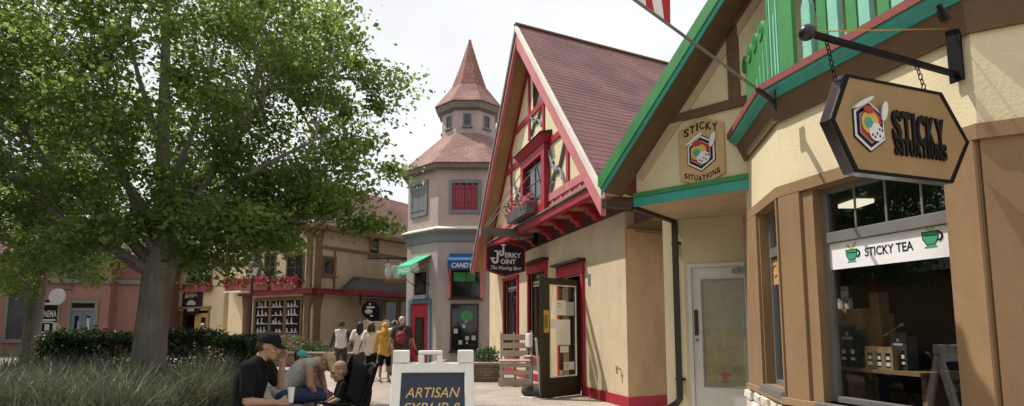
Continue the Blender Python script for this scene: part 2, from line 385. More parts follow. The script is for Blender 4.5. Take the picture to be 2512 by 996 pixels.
def copy_tree(o, parent=None):
    c = o.copy(); col.objects.link(c)
    if parent: c.parent = parent
    for ch in list(o.children): copy_tree(ch, c)
    return c
def raw_mesh(name, verts, faces_n, mat, parent=None, kind=None):
    "fast path: verts (N,3) array, every face uses faces_n consecutive verts"
    n = len(verts); nf = n//faces_n
    me = bpy.data.meshes.new(name); me.vertices.add(n); me.vertices.foreach_set('co', np.asarray(verts, 'f').ravel())
    me.loops.add(n); me.loops.foreach_set('vertex_index', np.arange(n, dtype='i'))
    me.polygons.add(nf); me.polygons.foreach_set('loop_start', np.arange(0, n, faces_n, dtype='i'))
    me.update(calc_edges=True); me.validate()
    me.materials.append(M[mat]); o = bpy.data.objects.new(name, me); col.objects.link(o)
    if parent: o.parent = parent
    if kind: o['kind'] = kind
    return o
def leaf_quads(c, size, up=.35, ratio=.7, jit=.5):
    "pointed leaves at centres c"
    n = len(c); nrm = np.random.normal(size=(n, 3)); nrm /= np.linalg.norm(nrm, axis=1)[:, None]
    nrm[:, 2] = np.abs(nrm[:, 2])+up; nrm /= np.linalg.norm(nrm, axis=1)[:, None]
    a = np.random.normal(size=(n, 3)); a[:, 2] -= .4; a -= nrm*(a*nrm).sum(1)[:, None]; a /= np.linalg.norm(a, axis=1)[:, None]
    b = np.cross(nrm, a); s = size*np.random.uniform(1-jit, 1+jit, n)[:, None]
    p = np.stack([c-a*s*.5, c+b*s*ratio*.5-a*s*.08, c+a*s*.5-nrm*s*.12, c-b*s*ratio*.5-a*s*.08], 1)
    return p.reshape(-1, 3)
def wall(mb, u0, u1, z0, z1, t, holes=(), y0=0.0):
    "wall sheet of thickness t with rectangular openings (u0,u1,z0,z1)"
    us = sorted({u0, u1, *[h[0] for h in holes], *[h[1] for h in holes]}); zs = sorted({z0, z1, *[h[2] for h in holes], *[h[3] for h in holes]})
    us = [u for u in us if u0 <= u <= u1]; zs = [z for z in zs if z0 <= z <= z1]
    def hole(a, b): return any(h[0]-1e-6 < a < h[1]+1e-6 and h[2]-1e-6 < b < h[3]+1e-6 for h in holes)
    for i in range(len(us)-1):
        for j in range(len(zs)-1):
            if hole((us[i]+us[i+1])/2, (zs[j]+zs[j+1])/2): continue
            a, b, c, d = us[i], us[i+1], zs[j], zs[j+1]
            for y in (y0, y0+t): mb.poly([(a, y, c), (b, y, c), (b, y, d), (a, y, d)])
    for a, b, c, d in [(u0, u1, z0, z1)]+list(holes):
        for p, q in (((a, c), (b, c)), ((b, c), (b, d)), ((b, d), (a, d)), ((a, d), (a, c))):
            mb.poly([(p[0], y0, p[1]), (q[0], y0, q[1]), (q[0], y0+t, q[1]), (p[0], y0+t, p[1])])
    return mb
def frame_rect(mb, u0, u1, z0, z1, w, y0, y1):
    "four mitre-free boards around an opening; outer size given"
    mb.box(u0, u0+w, y0, y1, z0, z1); mb.box(u1-w, u1, y0, y1, z0, z1)
    mb.box(u0+w, u1-w, y0, y1, z0, z0+w); mb.box(u0+w, u1-w, y0, y1, z1-w, z1); return mb
def window(parent, m, u0, u1, z0, z1, fw=.08, proud=.03, fm='brown', gm='darkglass', nx=1, nz=1, bar=.03, sill=True, name='window'):
    "framed window on a wall face at y=0 of matrix m: frame, pane with glazing bars, sill"
    f = MB(m); frame_rect(f, u0, u1, z0, z1, fw, -proud, .02)
    for i in range(1, nx): c = u0+fw+(u1-u0-2*fw)*i/nx; f.box(c-bar/2, c+bar/2, -proud*.6, .015, z0+fw, z1-fw)
    for i in range(1, nz): c = z0+fw+(z1-z0-2*fw)*i/nz; f.box(u0+fw, u1-fw, -proud*.6+.003, .012, c-bar/2, c+bar/2)
    fo = f.build(name, fm, parent)
    g = MB(m); g.box(u0+fw*.7, u1-fw*.7, -.006, .008, z0+fw*.7, z1-fw*.7); g.build('pane', gm, fo)
    if sill: s = MB(m); s.box(u0-.05, u1+.05, -proud-.07, .0, z0-.06, z0-.003); s.build('sill', fm, fo)
    return fo
def remesh(mb, vox, smooth=4, dec=0.0):
    me = bpy.data.meshes.new('tmp'); me.from_pydata([tuple(p) for p in mb.v], [], mb.f)
    bm = bmesh.new(); bm.from_mesh(me); bmesh.ops.remove_doubles(bm, verts=bm.verts, dist=1e-6); bmesh.ops.recalc_face_normals(bm, faces=bm.faces); bm.to_mesh(me); bm.free()
    ob = bpy.data.objects.new('tmp', me); col.objects.link(ob)
    r = ob.modifiers.new('r', 'REMESH'); r.mode = 'VOXEL'; r.voxel_size = vox
    if smooth: s = ob.modifiers.new('s', 'SMOOTH'); s.factor = .5; s.iterations = smooth
    bpy.context.view_layer.update()
    out = bpy.data.meshes.new_from_object(ob.evaluated_get(bpy.context.evaluated_depsgraph_get()))
    bpy.data.objects.remove(ob); bpy.data.meshes.remove(me)
    for p in out.polygons: p.use_smooth = True
    return out
def soft(mb, name, mat, parent, vox=.012, smooth=4):
    me = remesh(mb, vox, smooth); me.name = name; me.materials.clear(); me.materials.append(M[mat])
    o = bpy.data.objects.new(name, me); col.objects.link(o); o.parent = parent; return o
# ------------------------------------------------------------------ ground
def ground_material():
    m, nt, b, o = nmat('sunlit_pavers')
    tc = N(nt, 'ShaderNodeTexCoord'); mp = N(nt, 'ShaderNodeMapping'); mp.inputs['Rotation'].default_value = (0, 0, R(35))
    L(nt, tc.outputs['Object'], mp.inputs['Vector'])
    br = N(nt, 'ShaderNodeTexBrick'); br.inputs['Scale'].default_value = 1; br.inputs['Brick Width'].default_value = .22; br.inputs['Row Height'].default_value = .11
    br.inputs['Mortar Size'].default_value = .009; br.inputs['Color1'].default_value = (.45, .385, .325, 1); br.inputs['Color2'].default_value = (.385, .32, .27, 1); br.inputs['Mortar'].default_value = (.20, .165, .135, 1)
    L(nt, mp.outputs[0], br.inputs['Vector'])
    n = N(nt, 'ShaderNodeTexNoise'); n.inputs['Scale'].default_value = .7; n.inputs['Detail'].default_value = 8; L(nt, tc.outputs['Object'], n.inputs['Vector'])
    mr = N(nt, 'ShaderNodeMapRange'); mr.inputs[1].default_value = .3; mr.inputs[2].default_value = .7; mr.inputs[3].default_value = .70; mr.inputs[4].default_value = 1.12; L(nt, n.outputs[0], mr.inputs[0])
    sc = N(nt, 'ShaderNodeVectorMath', operation='SCALE'); L(nt, br.outputs[0], sc.inputs[0]); L(nt, mr.outputs[0], sc.inputs['Scale']); L(nt, sc.outputs[0], b.inputs['Base Color'])
    b.inputs['Roughness'].default_value = .9
    bp = N(nt, 'ShaderNodeBump'); bp.inputs['Strength'].default_value = .5; bp.inputs['Distance'].default_value = .006; bp.invert = True
    L(nt, br.outputs['Fac'], bp.inputs['Height']); L(nt, bp.outputs[0], b.inputs['Normal']); return m
M['pavers'] = ground_material()
g = MB(); g.poly([(-400, -400, 0), (400, -400, 0), (400, 400, 0), (-400, 400, 0)]); g.build('ground', 'pavers', kind='structure')

def offset(pl, d):
    out = []
    for i, p in enumerate(pl):
        ns = []
        if i > 0: a = (V(p)-V(pl[i-1])).normalized(); ns.append(V((a.y, -a.x)))
        if i < len(pl)-1: a = (V(pl[i+1])-V(p)).normalized(); ns.append(V((a.y, -a.x)))
        n = sum(ns, V((0, 0))); n /= n.dot(ns[0]) if len(ns) > 1 else 1
        out.append(V(p)+n*d)
    return out
def sweep(mb, pl, prof):
    "profile of (outward offset, z) swept along a plan polyline"
    offs = {d: offset(pl, d) for d, z in prof}
    rings = [[(offs[d][i].x, offs[d][i].y, z) for d, z in prof] for i in range(len(pl))]
    return mb.loft(rings)
def frm(p, q): return Fr(p, math.atan2(q[1]-p[1], q[0]-p[0]))
def ln(p, q): return (V(q)-V(p)).length

# ================================================================== tea shop (right)
P0, P1, P2 = (4.59, 5.86), (3.97, 4.565), (3.97, 2.75); P3 = (5.74, .98)
BAY = [P0, P1, P2, P3]
FL, FB, FR_ = frm(P0, P1), frm(P1, P2), frm(P2, P3)
GA, GB = (3.77, 7.03), (4.50, 5.78); FG = frm(GA, GB)
DA, DB = (4.70, 7.967), (6.2, 6.616); FD = frm(DA, DB)
ZS, ZT, ZC = .88, 2.80, 3.44
shop = thing('tea_shop', 'cream stucco tea shop with brown timber bay, teal cornice and green fretwork balustrade', 'shop', (P1[0], P1[1], 0), FB.a)
def S(fr): return rel(FB, fr)
W0 = FB.M.inverted()
# --- bay walls above the windows
lens = [ln(P0, P1), ln(P1, P2), ln(P2, P3)]
u0, u1 = FB.u(2016), FB.u(2353)
lu0, lu1 = FL.u(1879), FL.u(1930)
for fr, l in zip((FL, FB, FR_), lens):
    mb = MB(S(fr)); wall(mb, 0.001, l-.001, ZT, ZC+.02, .12); mb.build('stucco_panel', 'cream', shop)
# --- brown cladding with window openings
holes = {0: [(lu0, min(lu1, lens[0]-.05), ZS+.02, ZT-.10)], 1: [(u0, u1, ZS-.02, ZT-.10)], 2: []}
for i, (fr, l) in enumerate(zip((FL, FB, FR_), lens)):
    mb = MB(S(fr)); wall(mb, 0.001, l-.001, ZS-.02 if i != 2 else 0, ZT-.001, .16, holes[i], -.02); mb.build('timber_cladding', 'brown', shop)
mb = MB(W0); sweep(mb, BAY, [(.024, ZT-.09), (.05, ZT-.09), (.05, ZT+.012), (.024, ZT+.012)]); mb.build('head_trim', 'brown', shop)
mb = MB(W0); sweep(mb, BAY, [(.0, ZC), (.035, ZC), (.035, ZC+.02), (.10, ZC+.20), (.0, ZC+.20)]); mb.build('frieze', 'dkbrown', shop)
CZ = ZC+.20
mb = MB(W0); sweep(mb, BAY, [(.0, CZ+.002), (.12, CZ+.002), (.125, CZ+.03), (.17, CZ+.065), (.175, CZ+.10), (.0, CZ+.10)]); mb.build('cornice', 'teal', shop)
mb = MB(W0); sweep(mb, BAY, [(-.3, CZ+.102), (.19, CZ+.102), (.195, CZ+.165), (.15, CZ+.17), (-.3, CZ+.17)]); mb.build('cornice_cap', 'maroon', shop)
mb = MB(W0); mb.flat([tuple(p) for p in offset(BAY, -.25)]+[(7.5, 2), (7.5, 6)], CZ+.1, CZ+.14); mb.build('bay_roof', 'roof_dark', shop)
# corner posts on the bay
for a_, b_, z_ in ((.012, FB.u(1988), .06), (FB.u(2357), lens[1]-.006, .6)): mb = MB(S(FB)); mb.box(a_, b_, -.05, -.021, ZS-z_, ZT-.095); mb.build('corner_board', 'brown', shop, .004)
for a_, b_ in ((lens[0]-.045, lens[0]-.004), (.0, lu0-.03)): mb = MB(S(FL)); mb.box(a_, b_, -.05, -.021, ZS-.06, ZT-.095); mb.build('corner_board', 'brown', shop, .004)
# windows in the bay
def shop_window(fr, a, b, z0, z1, zt, name):
    m = S(fr); f = MB(m); w = .05
    frame_rect(f, a, b, z0, z1, w, .07, .13); f.box(a+w, b-w, .055, .125, zt-.045, zt+.045)
    fo = f.build('window', 'alum', shop, .004)
    g_ = MB(m); g_.box(a+w*.6, b-w*.6, .098, .104, z0+w*.6, z1-w*.6); g_.build('pane', 'glass', fo)
    s_ = MB(m); s_.box(a-.03, b+.03, -.09, .069, z0-.07, z0-.002); s_.build('sill', 'alum', fo, .006)
    return fo
zt = (FB.z(2012, 585)+FB.z(2330, 525))/2
wf = shop_window(FB, u0, u1, ZS-.02, ZT-.10, zt, 'w')
for px in (2075, 2150, 2238): mb = MB(S(FB)); q = FB.uz(px, 490)[0]; mb.box(q-.008, q+.008, .085, .096, zt+.045, ZT-.15); mb.build('glazing_bar', 'alum', wf)
wl = shop_window(FL, lu0, min(lu1, lens[0]-.05), ZS+.02, ZT-.10, zt, 'w')
# banner behind the big pane
bz1 = zt-.05; bz0 = FB.z(2180, 643)
mb = MB(S(FB)); mb.box(u0+.045, u1-.045, .088, .092, bz0, bz1); bn = mb.build('banner', 'banner', wf)
bw = u1-u0
mb = MB(S(FB)); zc = (bz0+bz1)/2
BY = .0875
mb.text('STICKY TEA', (FB.uz(2100, 608)[0]+FB.uz(2218, 602)[0])/2, zc+.0, FB.uz(2218, 602)[0]-FB.uz(2100, 608)[0], .072, BY, .002, .012); mb.build('lettering', 'ink', bn)
def teacup(x, z, k, parent):
    m = S(FB)
    a = MB(m); a.prism([(x-.06*k, z+.05*k), (x+.06*k, z+.05*k), (x+.055*k, z+.0*k), (x+.03*k, z-.04*k), (x-.03*k, z-.04*k), (x-.055*k, z)], BY-.001, BY)
    a.box(x-.045*k, x+.045*k, BY-.001, BY, z-.063*k, z-.05*k); a.build('cup_print', 'cupgreen', parent)
    b = MB(m); t = [V((x+.055*k+.03*k*math.sin(q), BY-.001, z+.012*k+.028*k*math.cos(q))) for q in np.linspace(0, math.pi, 8)]
    b.tube(t, .007*k, 5)
    o_ = [(x-.06*k, z+.05*k), (x+.06*k, z+.05*k), (x+.055*k, z), (x+.03*k, z-.04*k), (x-.03*k, z-.04*k), (x-.055*k, z), (x-.06*k, z+.05*k)]
    b.tube([V((p[0], BY-.001, p[1])) for p in o_], .0035*k, 4); b.tube([V((x-.045*k, BY-.002, z+.028*k)), V((x+.05*k, BY-.002, z+.022*k))], .003*k, 4); b.build('cup_outline', 'ink', parent)
    c = MB(m)
    for s in (-1, 1): c.prism([(x, z+.055*k), (x+s*.02*k, z+.09*k), (x+s*.055*k, z+.125*k if s > 0 else z+.105*k), (x+s*.05*k, z+.085*k), (x+s*.02*k, z+.062*k)], BY-.001, BY)
    c.build('sprout_print', 'sprout', parent)
teacup(FB.uz(2068, 620)[0], zc-.01, .95, bn); teacup(FB.uz(2260, 590)[0], zc+.03, 1.05, bn)
# orange strip in the narrow window
la, lb = lu0+.05, min(lu1, lens[0]-.05)-.05
mb = MB(S(FL)); mb.box(la, lb, .088, .092, FL.z(1895, 695), FL.z(1895, 630)); ob_ = mb.build('banner', 'orange', wl)
mb = MB(S(FL)); zc2 = FL.z(1895, 660)
mb.text('TOC STAW', la+.62*(lb-la), zc2, .66*(lb-la), .075, .0875, .002, .01); mb.tube([V((la+.13*(lb-la)+.08*math.cos(q), .087, zc2+.06*math.sin(q))) for q in np.linspace(.9, 5.4, 12)], .007, 4); mb.build('lettering', 'dkbrown', ob_)
# shop room
mb = MB(W0); RM = offset(BAY, -.35)
mb.poly([(6.8, .9, .3), (6.8, 6.2, .3), (6.8, 6.2, 3.3), (6.8, .9, 3.3)]); mb.poly([(4.2, 3.0, .55), (6.8, .9, .55), (6.8, 6.2, .55), (4.75, 5.8, .55)])
mb.poly([(4.1, 3.0, 2.95), (6.8, .9, 2.95), (6.8, 6.2, 2.95), (4.7, 5.8, 2.95)]); mb.poly([(4.75, 5.95, .3), (6.8, 6.2, .3), (6.8, 6.2, 3.3), (4.75, 5.95, 3.3)]); mb.poly([(5.4, 1.2, .3), (6.8, .9, .3), (6.8, .9, 3.3), (5.4, 1.2, 3.3)])
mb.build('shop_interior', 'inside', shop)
mb = MB(W0); mb.m = W0 @ Matrix.Translation((5.72, 5.38, 0)) @ Matrix.Rotation(R(-15), 4, 'Z'); mb.box(-.11, .11, -.17, .17, 2.90, 2.945); mb.build('ceiling_light', 'lightpanel', shop)
# stone base: individual rough stones
rnd = random.Random(3)
mb = MB()
for fr, l in zip((FL, FB, FR_), lens[:2]+[0]):
    if not l: continue
    mb.m = S(fr); z = 0
    while z < ZS-.16:
        h = rnd.uniform(.10, .17); h = min(h, ZS-.09-z); x = rnd.uniform(-.12, 0)
        while x < l+.02:
            w = rnd.uniform(.13, .34); d = rnd.uniform(.06, .11); a = min(x+w-.012, l+.08)
            j = lambda k: rnd.uniform(-k, k)
            A = [(x+j(.01), -.0, z+j(.008)), (a+j(.01), 0, z+j(.008)), (a+j(.01), 0, z+h-.01+j(.008)), (x+j(.01), 0, z+h-.01+j(.008))]
            cx, cz = (x+a)/2, z+h/2
            B = [(p[0]*.86+cx*.14+j(.01), -d+j(.015), p[2]*.84+cz*.16+j(.01)) for p in A]
            mb.loft([A, B]); x += w
        z += h
mb.build('stone_base', 'stone', shop, .008)
mb = MB(W0); sweep(mb, BAY, [(-.1, 0), (.001, 0), (.001, ZS-.06), (-.1, ZS-.06)]); mb.build('base_wall', 'stone', shop)
mb = MB(W0); sweep(mb, BAY[:3], [(.0, ZS-.085), (.09, ZS-.085), (.085, ZS-.03), (.0, ZS-.022)]); mb.build('base_ledge', 'brown', shop)
# --- upper wall behind balustrade
UW = [(5.2, 6.35), (4.95, 5.7), (4.95, 2.6), (6.5, .8)]
mb = MB(W0)
for p, q in zip(UW[:-1], UW[1:]): mb.poly([(*p, CZ+.2), (*q, CZ+.2), (*q, 6.3), (*p, 6.3)])
mb.build('upper_wall', 'soffit', shop)
mb = MB(rel(FB, frm(UW[1], UW[2])))
for u in (.05, .9, 1.75, 2.6): mb.box(u-.09, u+.09, -.05, .0, CZ+.25, 6.2)
mb.box(0, 3.1, -.04, .0, CZ+1.35, CZ+1.5); mb.build('timber_framing', 'dkbrown', shop)
# --- green fretwork balustrade
bal = FB
mbp = MB(S(FL)); n0 = .02
ztop = 5.6
discs = [(1833, 158), (1845, 131), (1858, 105), (1873, 76), (1888, 44), (1902, 8), (1914, -30)]
pts = []
uL1 = lens[0]+.02
zb = CZ+.17
dd = [FL.uz(px, py, n0) for px, py in discs]
outline = [(dd[0][0]+.02, zb)]+[(u+.04, z) for u, z in dd]+[(uL1, dd[-1][1]+.2), (uL1, zb)]
outline = [(min(u, uL1), z) for u, z in outline]
mbp.prism(outline, -.045, -.0)
for k, (u, z) in enumerate(dd):
    if u > uL1-.06: continue
    ring = [[(u+(r*math.cos(q)), y, z+r*math.sin(q)) for q in np.linspace(0, 2*math.pi, 18, endpoint=False)] for r, y in ((.026, -.055), (.092, -.060), (.104, -.03), (.026, -.03))]
    mbp.loft(ring+[ring[0]], False)
pan = mbp.build('fretwork_panel', 'green', shop)
mb = MB(S(FL))
for k, t in enumerate(np.linspace(.2, .92, 6)):
    u = outline[0][0]+(uL1-outline[0][0])*t; zt_ = zb+.10+.5*t**1.3
    mb.box(u-.012, u+.012, -.050, -.046, zb+.03, zt_); mb.box(u+.03, u+.037, -.049, -.046, zb+.0, zt_-.2*t)
mb.build('slot_edges', 'ltteal', pan)
# front: a wider board at the corner, then flat sawn balusters
mb = MB(S(FB)); e0 = FB.uz(1950, 100, .02)[0]; mb.box(-.03, e0, -.045, 0, zb, ztop); pan2 = mb.build('fretwork_panel', 'green', shop)
mb = MB(S(FB))
for u, z1_ in ((.02, 5.0), (.07, 4.5), (.105, 4.75)): mb.box(u-.008, u+.008, -.050, -.046, zb+.02, z1_)
mb.build('slot_edges', 'ltteal', pan2)
px = [1985, 2018, 2052, 2092, 2130, 2172, 2215, 2262, 2312]
us = [FB.uz(p, 50, .02)[0] for p in px]
for i, u in enumerate(us):
    w = .050
    mb = MB(S(FB)); prof = [(w, zb), (w, zb+.55), (w*.5, zb+.62), (w*1.15, zb+.70), (w*1.25, zb+.85), (w*.7, zb+.98), (w*1.0, zb+1.1), (w, ztop)]
    mb.prism([(u+a, z) for a, z in prof]+[(u-a, z) for a, z in reversed(prof)], -.06 if i % 2 == 0 else -.035, .0 if i % 2 == 0 else .02)
    mb.build('baluster', 'ltteal' if i % 2 == 0 else 'green', shop)
mb = MB(S(FB)); mb.box(-.05, lens[1]+.05, -.07, .02, ztop, ztop+.09); mb.build('handrail', 'teal', shop)
# --- diagonal gable over the door
RN = .5
ra = FG.uz(1474, 433, RN); rb = FG.uz(1743, 0, RN)
sl = (rb[1]-ra[1])/(rb[0]-ra[0]); UA = 2.0; ZA = ra[1]+sl*(UA-ra[0])
def roofz(u): return ZA-sl*abs(u-UA)
th = .16
SOF = 3.13
mb = MB(S(FG))
wl0, wl1 = 0, 2*UA
mb.prism([(wl0, SOF), (wl1, SOF), (wl1, roofz(wl1)-th), (UA, ZA-th), (wl0, roofz(wl0)-th)], 0, .12); mb.build('gable_wall', 'cream', shop)
cosr = 1/math.sqrt(1+sl*sl)
def rakeboard(mb, y0, y1, top, bot, ends=(ra[0], 2*UA-ra[0])):
    "two sloping boards meeting at the apex; top/bot measured vertically below the roof line"
    for s, e in ((0, ends[0]), (1, ends[1])):
        P = [(e, roofz(e)-bot), (UA, ZA-bot), (UA, ZA-top), (e, roofz(e)-top)]
        mb.prism(P, y0, y1)
mb = MB(S(FG)); rakeboard(mb, -RN-.03, -RN+.02, -.02, .17); mb.build('rake_board', 'green', shop)
mb = MB(S(FG)); rakeboard(mb, -RN-.005, -RN+.018, .172, .25); mb.build('rake_trim', 'teal', shop)
mb = MB(S(FG)); rakeboard(mb, -RN+.021, 3.0, .0, .12); mb.build('roof', 'maroon', shop)
mb = MB(S(FG)); rakeboard(mb, -RN+.021, -.002, .121, .20); mb.build('rake_soffit', 'dkbrown', shop)
mb = MB(S(FG)); mb.box(ra[0]-.03, ra[0]-.002, -RN-.03, 2.5, roofz(ra[0])-.14, roofz(ra[0])+.02); mb.build('eave_board', 'green', shop)
# gable timber triangle
mb = MB(S(FG)); k = -.035
tb = [FG.uz(1640, 297), FG.uz(1842, 252)]
mb.bar((tb[0][0], k/2, tb[0][1]), (wl1-.3, k/2, tb[0][1]), .035, .11)
kp = FG.u(1828); mb.box(kp-.07, kp+.07, k, -.001, tb[0][1]+.056, roofz(kp)-.2)
mb.build('gable_timber', 'dkbrown', shop)
mb = MB(S(FG)); e = .22
mb.prism([(.02, roofz(.02)-.22), (UA, ZA-.22), (UA, ZA-.42), (.02+.1, roofz(.12)-.42)], -.03, -.002); mb.build('gable_rafter', 'soffit', shop)
mb = MB(S(FG)); mb.bar((tb[0][0]+.1, k/2, tb[0][1]+.08), (UA+.02, k/2, tb[0][1]+.08+sl*(UA-tb[0][0]-.08)), .035, .13); mb.build('gable_brace', 'dkbrown', shop)
# gable foot: fascia and soffit
mb = MB(S(FG)); mb.box(-.03, 1.75, -.045, -.001, SOF+.09, SOF+.15); mb.build('fascia_strip', 'green', shop)
mb = MB(S(FG)); mb.box(-.03, 1.75, -.03, -.001, SOF-.03, SOF+.089); mb.build('fascia', 'teal', shop)
dl = FD.M @ V((.22, 0, 0)); dr = FD.M @ V((1.75, 0, 0))
mb = MB(W0); mb.flat([GA, GB, (5.1, 5.9), (dr.x, dr.y), (dl.x, dl.y)], SOF-.02, SOF); mb.build('porch_soffit', 'soffit', shop)
mb = MB(W0); mb.poly([(*GA, SOF), (dl.x, dl.y, SOF), (dl.x, dl.y, SOF+.6), (*GA, SOF+.6)]); mb.build('gable_side', 'cream', shop)
mb = MB(W0); mb.bar((GA[0]-.03, GA[1]+.05, SOF-.04), (dl.x-.0, dl.y+.05, SOF-.04), .07, .05); mb.build('gutter', 'bronze', shop)
# door wall and door
d0, d1 = FD.u(1699), FD.u(1858); dz1 = FD.z(1770, 653); 
mb = MB(S(FD)); wall(mb, 0, 1.9, 0, SOF+.5, .15, [(d0, d1, 0, dz1)]); mb.build('porch_wall', 'cream', shop)
mb = MB(W0); q = FD.M @ V((0, 0, 0)); mb.poly([(q.x, q.y, 0), (q.x+.9, q.y+1.0, 0), (q.x+.9, q.y+1.0, SOF+.5), (q.x, q.y, SOF+.5)]); mb.build('side_wall', 'cream', shop)
gd = [FD.u(1725), FD.u(1825), FD.z(1770, 948), FD.z(1770, 687)]
mb = MB(S(FD)); wall(mb, d0+.012, d1-.012, .01, dz1-.012, .05, [(gd[0], gd[1], gd[2], gd[3])], .03); door = mb.build('door', 'whitedoor', shop)
mb = MB(S(FD)); frame_rect(mb, d0-.05, d1+.05, -.05, dz1+.05, .055, -.025, .029); mb.build('door_frame', 'whitedoor', door)
mb = MB(S(FD)); mb.box(gd[0]-.02, gd[1]+.02, .05, .058, gd[2]-.02, gd[3]+.02); mb.build('door_pane', 'frost', door)
mb = MB(S(FD)); mb.box(gd[0]-.01, gd[1]+.01, .040, .045, gd[2]-.01, gd[3]+.01); mb.build('door_glass', 'doorglass', door)
mb = MB(S(FD)); frame_rect(mb, gd[0]-.02, gd[1]+.02, gd[2]-.02, gd[3]+.02, .018, .018, .034); mb.build('glazing_bead', 'alum', door)
mb = MB(S(FD)); a, b = FD.uz(1709, 823), FD.uz(1709, 760); mb.box(a[0]-.028, a[0]+.028, .005, .032, a[1], b[1]); mb.build('door_handle', 'bronze', door, .006)
mb = MB(S(FD)); a = FD.uz(1710, 834); mb.m = S(FD) @ Matrix.Translation((a[0], .02, a[1])) @ Matrix.Rotation(R(90), 4, 'X'); mb.lathe([(.024, -.01), (.024, .012), (.015, .016)], n=14); mb.build('door_lock', 'greymetal', door)
mb = MB(S(FD)); a = FD.uz(1795, 665); mb.box(a[0], a[0]+.26, -.03, .028, a[1]-.025, a[1]+.02); mb.box(a[0]+.06, a[0]+.11, -.045, -.031, a[1]-.03, a[1]+.04); mb.build('door_closer', 'greymetal', door, .005)
mb = MB(S(FD)); 
for i, (w, y) in enumerate(((.30, 690), (.36, 700), (.16, 708))):
    c_ = FD.uz(1772, y)
    for j in range(14 if i < 2 else 3):
        x = c_[0]-w/2+w*j/(14 if i < 2 else 3); mb.box(x, x+w/(14 if i < 2 else 3)*.7, .036, .038, c_[1]-.006, c_[1]+.006+(.012 if i == 2 else 0))
mb.build('glass_print', 'letgrey', door)
mb = MB(S(FD)); c_ = FD.uz(1778, 926)
for dx, dz_, r in ((-.045, .03, .016), (-.017, .052, .018), (.017, .052, .018), (.045, .03, .016), (0, 0, .034)):
    mb.prism([(c_[0]+dx+r*math.cos(q), c_[1]+dz_+r*1.15*math.sin(q)) for q in np.linspace(0, 2*math.pi, 12, endpoint=False)], .036, .038)
mb.box(c_[0]-.07, c_[0]+.07, .036, .038, c_[1]-.075, c_[1]-.06); mb.build('paw_sticker', plainm('paw_red', (.33, .12, .08), .6), door)
# downspout
mb = MB(S(FD)); a = FD.u(1664); 
mb.bar((a, -.06, SOF-.05), (a, -.06, .42), .085, .07, (0, 1, 0)); mb.bar((a, -.06, .44), (a-.05, -.10, .36), .085, .07, (0, 1, 0)); mb.bar((a-.05, -.10, .37), (a-.16, -.16, .30), .085, .07, (0, 1, 0))
dsp = mb.build('downspout', 'bronze', shop, .008)
mb = MB(S(FD)); 
for z in (2.75, .72): mb.box(a-.06, a+.085, -.035, -.001, z-.02, z+.02)
mb.build('pipe_clip', 'bronze', dsp)

# ------------------------------------------------------------------ emblem used on the two signs
def emblem(par, m, x, z, k, y, ry=1.0):
    def hexa(r): return [(x+r*k*math.sin(q), z+r*k*1.12*math.cos(q)) for q in [i*math.pi/3 for i in range(6)]]
    for i, (r, mt) in enumerate(((.56, 'ink'), (.53, 'logo_wing'), (.465, 'ink'), (.385, 'letgrey'), (.36, 'logored'))):
        b = MB(m); b.prism(hexa(r), y-.006-.004*i, y-.004*max(0, i-1)); b.build('emblem_ring', mt, par)
    y2 = y-.024
    b = MB(m); b.prism([(x-.06*k+.27*k*math.cos(q), z+.04*k+.27*k*math.sin(q)) for q in np.linspace(0, 6.283, 20, endpoint=False)], y2-.004, y2); b.build('honey_disc', 'gold', par)
    b = MB(m); b.prism([(x+.10*k+.25*k*math.cos(q)*.9, z-.17*k+.21*k*math.sin(q)) for q in np.linspace(0, 6.283, 20, endpoint=False)], y2-.007, y2-.004); b.build('spotted_disc', 'logo_wing', par)
    b = MB(m)
    for dx, dz in ((.25, .0), (.2, -.1), (.28, -.12), (.12, -.2), (.2, -.26), (.05, -.29), (-.03, -.25)): b.prism([(x+dx*k+.025*k*math.cos(q), z+dz*k+.032*k*math.sin(q)) for q in np.linspace(0, 6.283, 8, endpoint=False)], y2-.009, y2-.007)
    b.build('spots', 'ink', par)
    b = MB(m)
    b.prism([(x+.42*k+(.10*math.cos(q)*.9-.24*math.sin(q)*-.25)*k, z+.36*k+(.24*math.sin(q))*k) for q in np.linspace(0, 6.283, 16, endpoint=False)], y2-.008, y2); b.build('wing', 'logo_wing', par); b = MB(m)
    b.prism([(x-.20*k+(.30*math.cos(q))*k, z+.50*k+(.06*math.sin(q)+.16*math.cos(q))*k) for q in np.linspace(0, 6.283, 16, endpoint=False)], y2-.006, y2+.02)
    b.build('wing', 'logo_wing', par)
    b = MB(m)
    b.prism([(x-.12*k+.13*k*math.cos(q), z+.03*k+.13*k*math.sin(q)) for q in np.linspace(0, 6.283, 6, endpoint=False)], y2-.008, y2-.0041)
    b.build('honey_drop', 'teal', par)
    b = MB(m); b.prism([(x-.10*k+.16*k*math.cos(q), z+.33*k+.09*k*math.sin(q)) for q in np.linspace(0, 6.283, 12, endpoint=False)], y2-.01, y2-.004); b.build('blossom', 'logored', par)
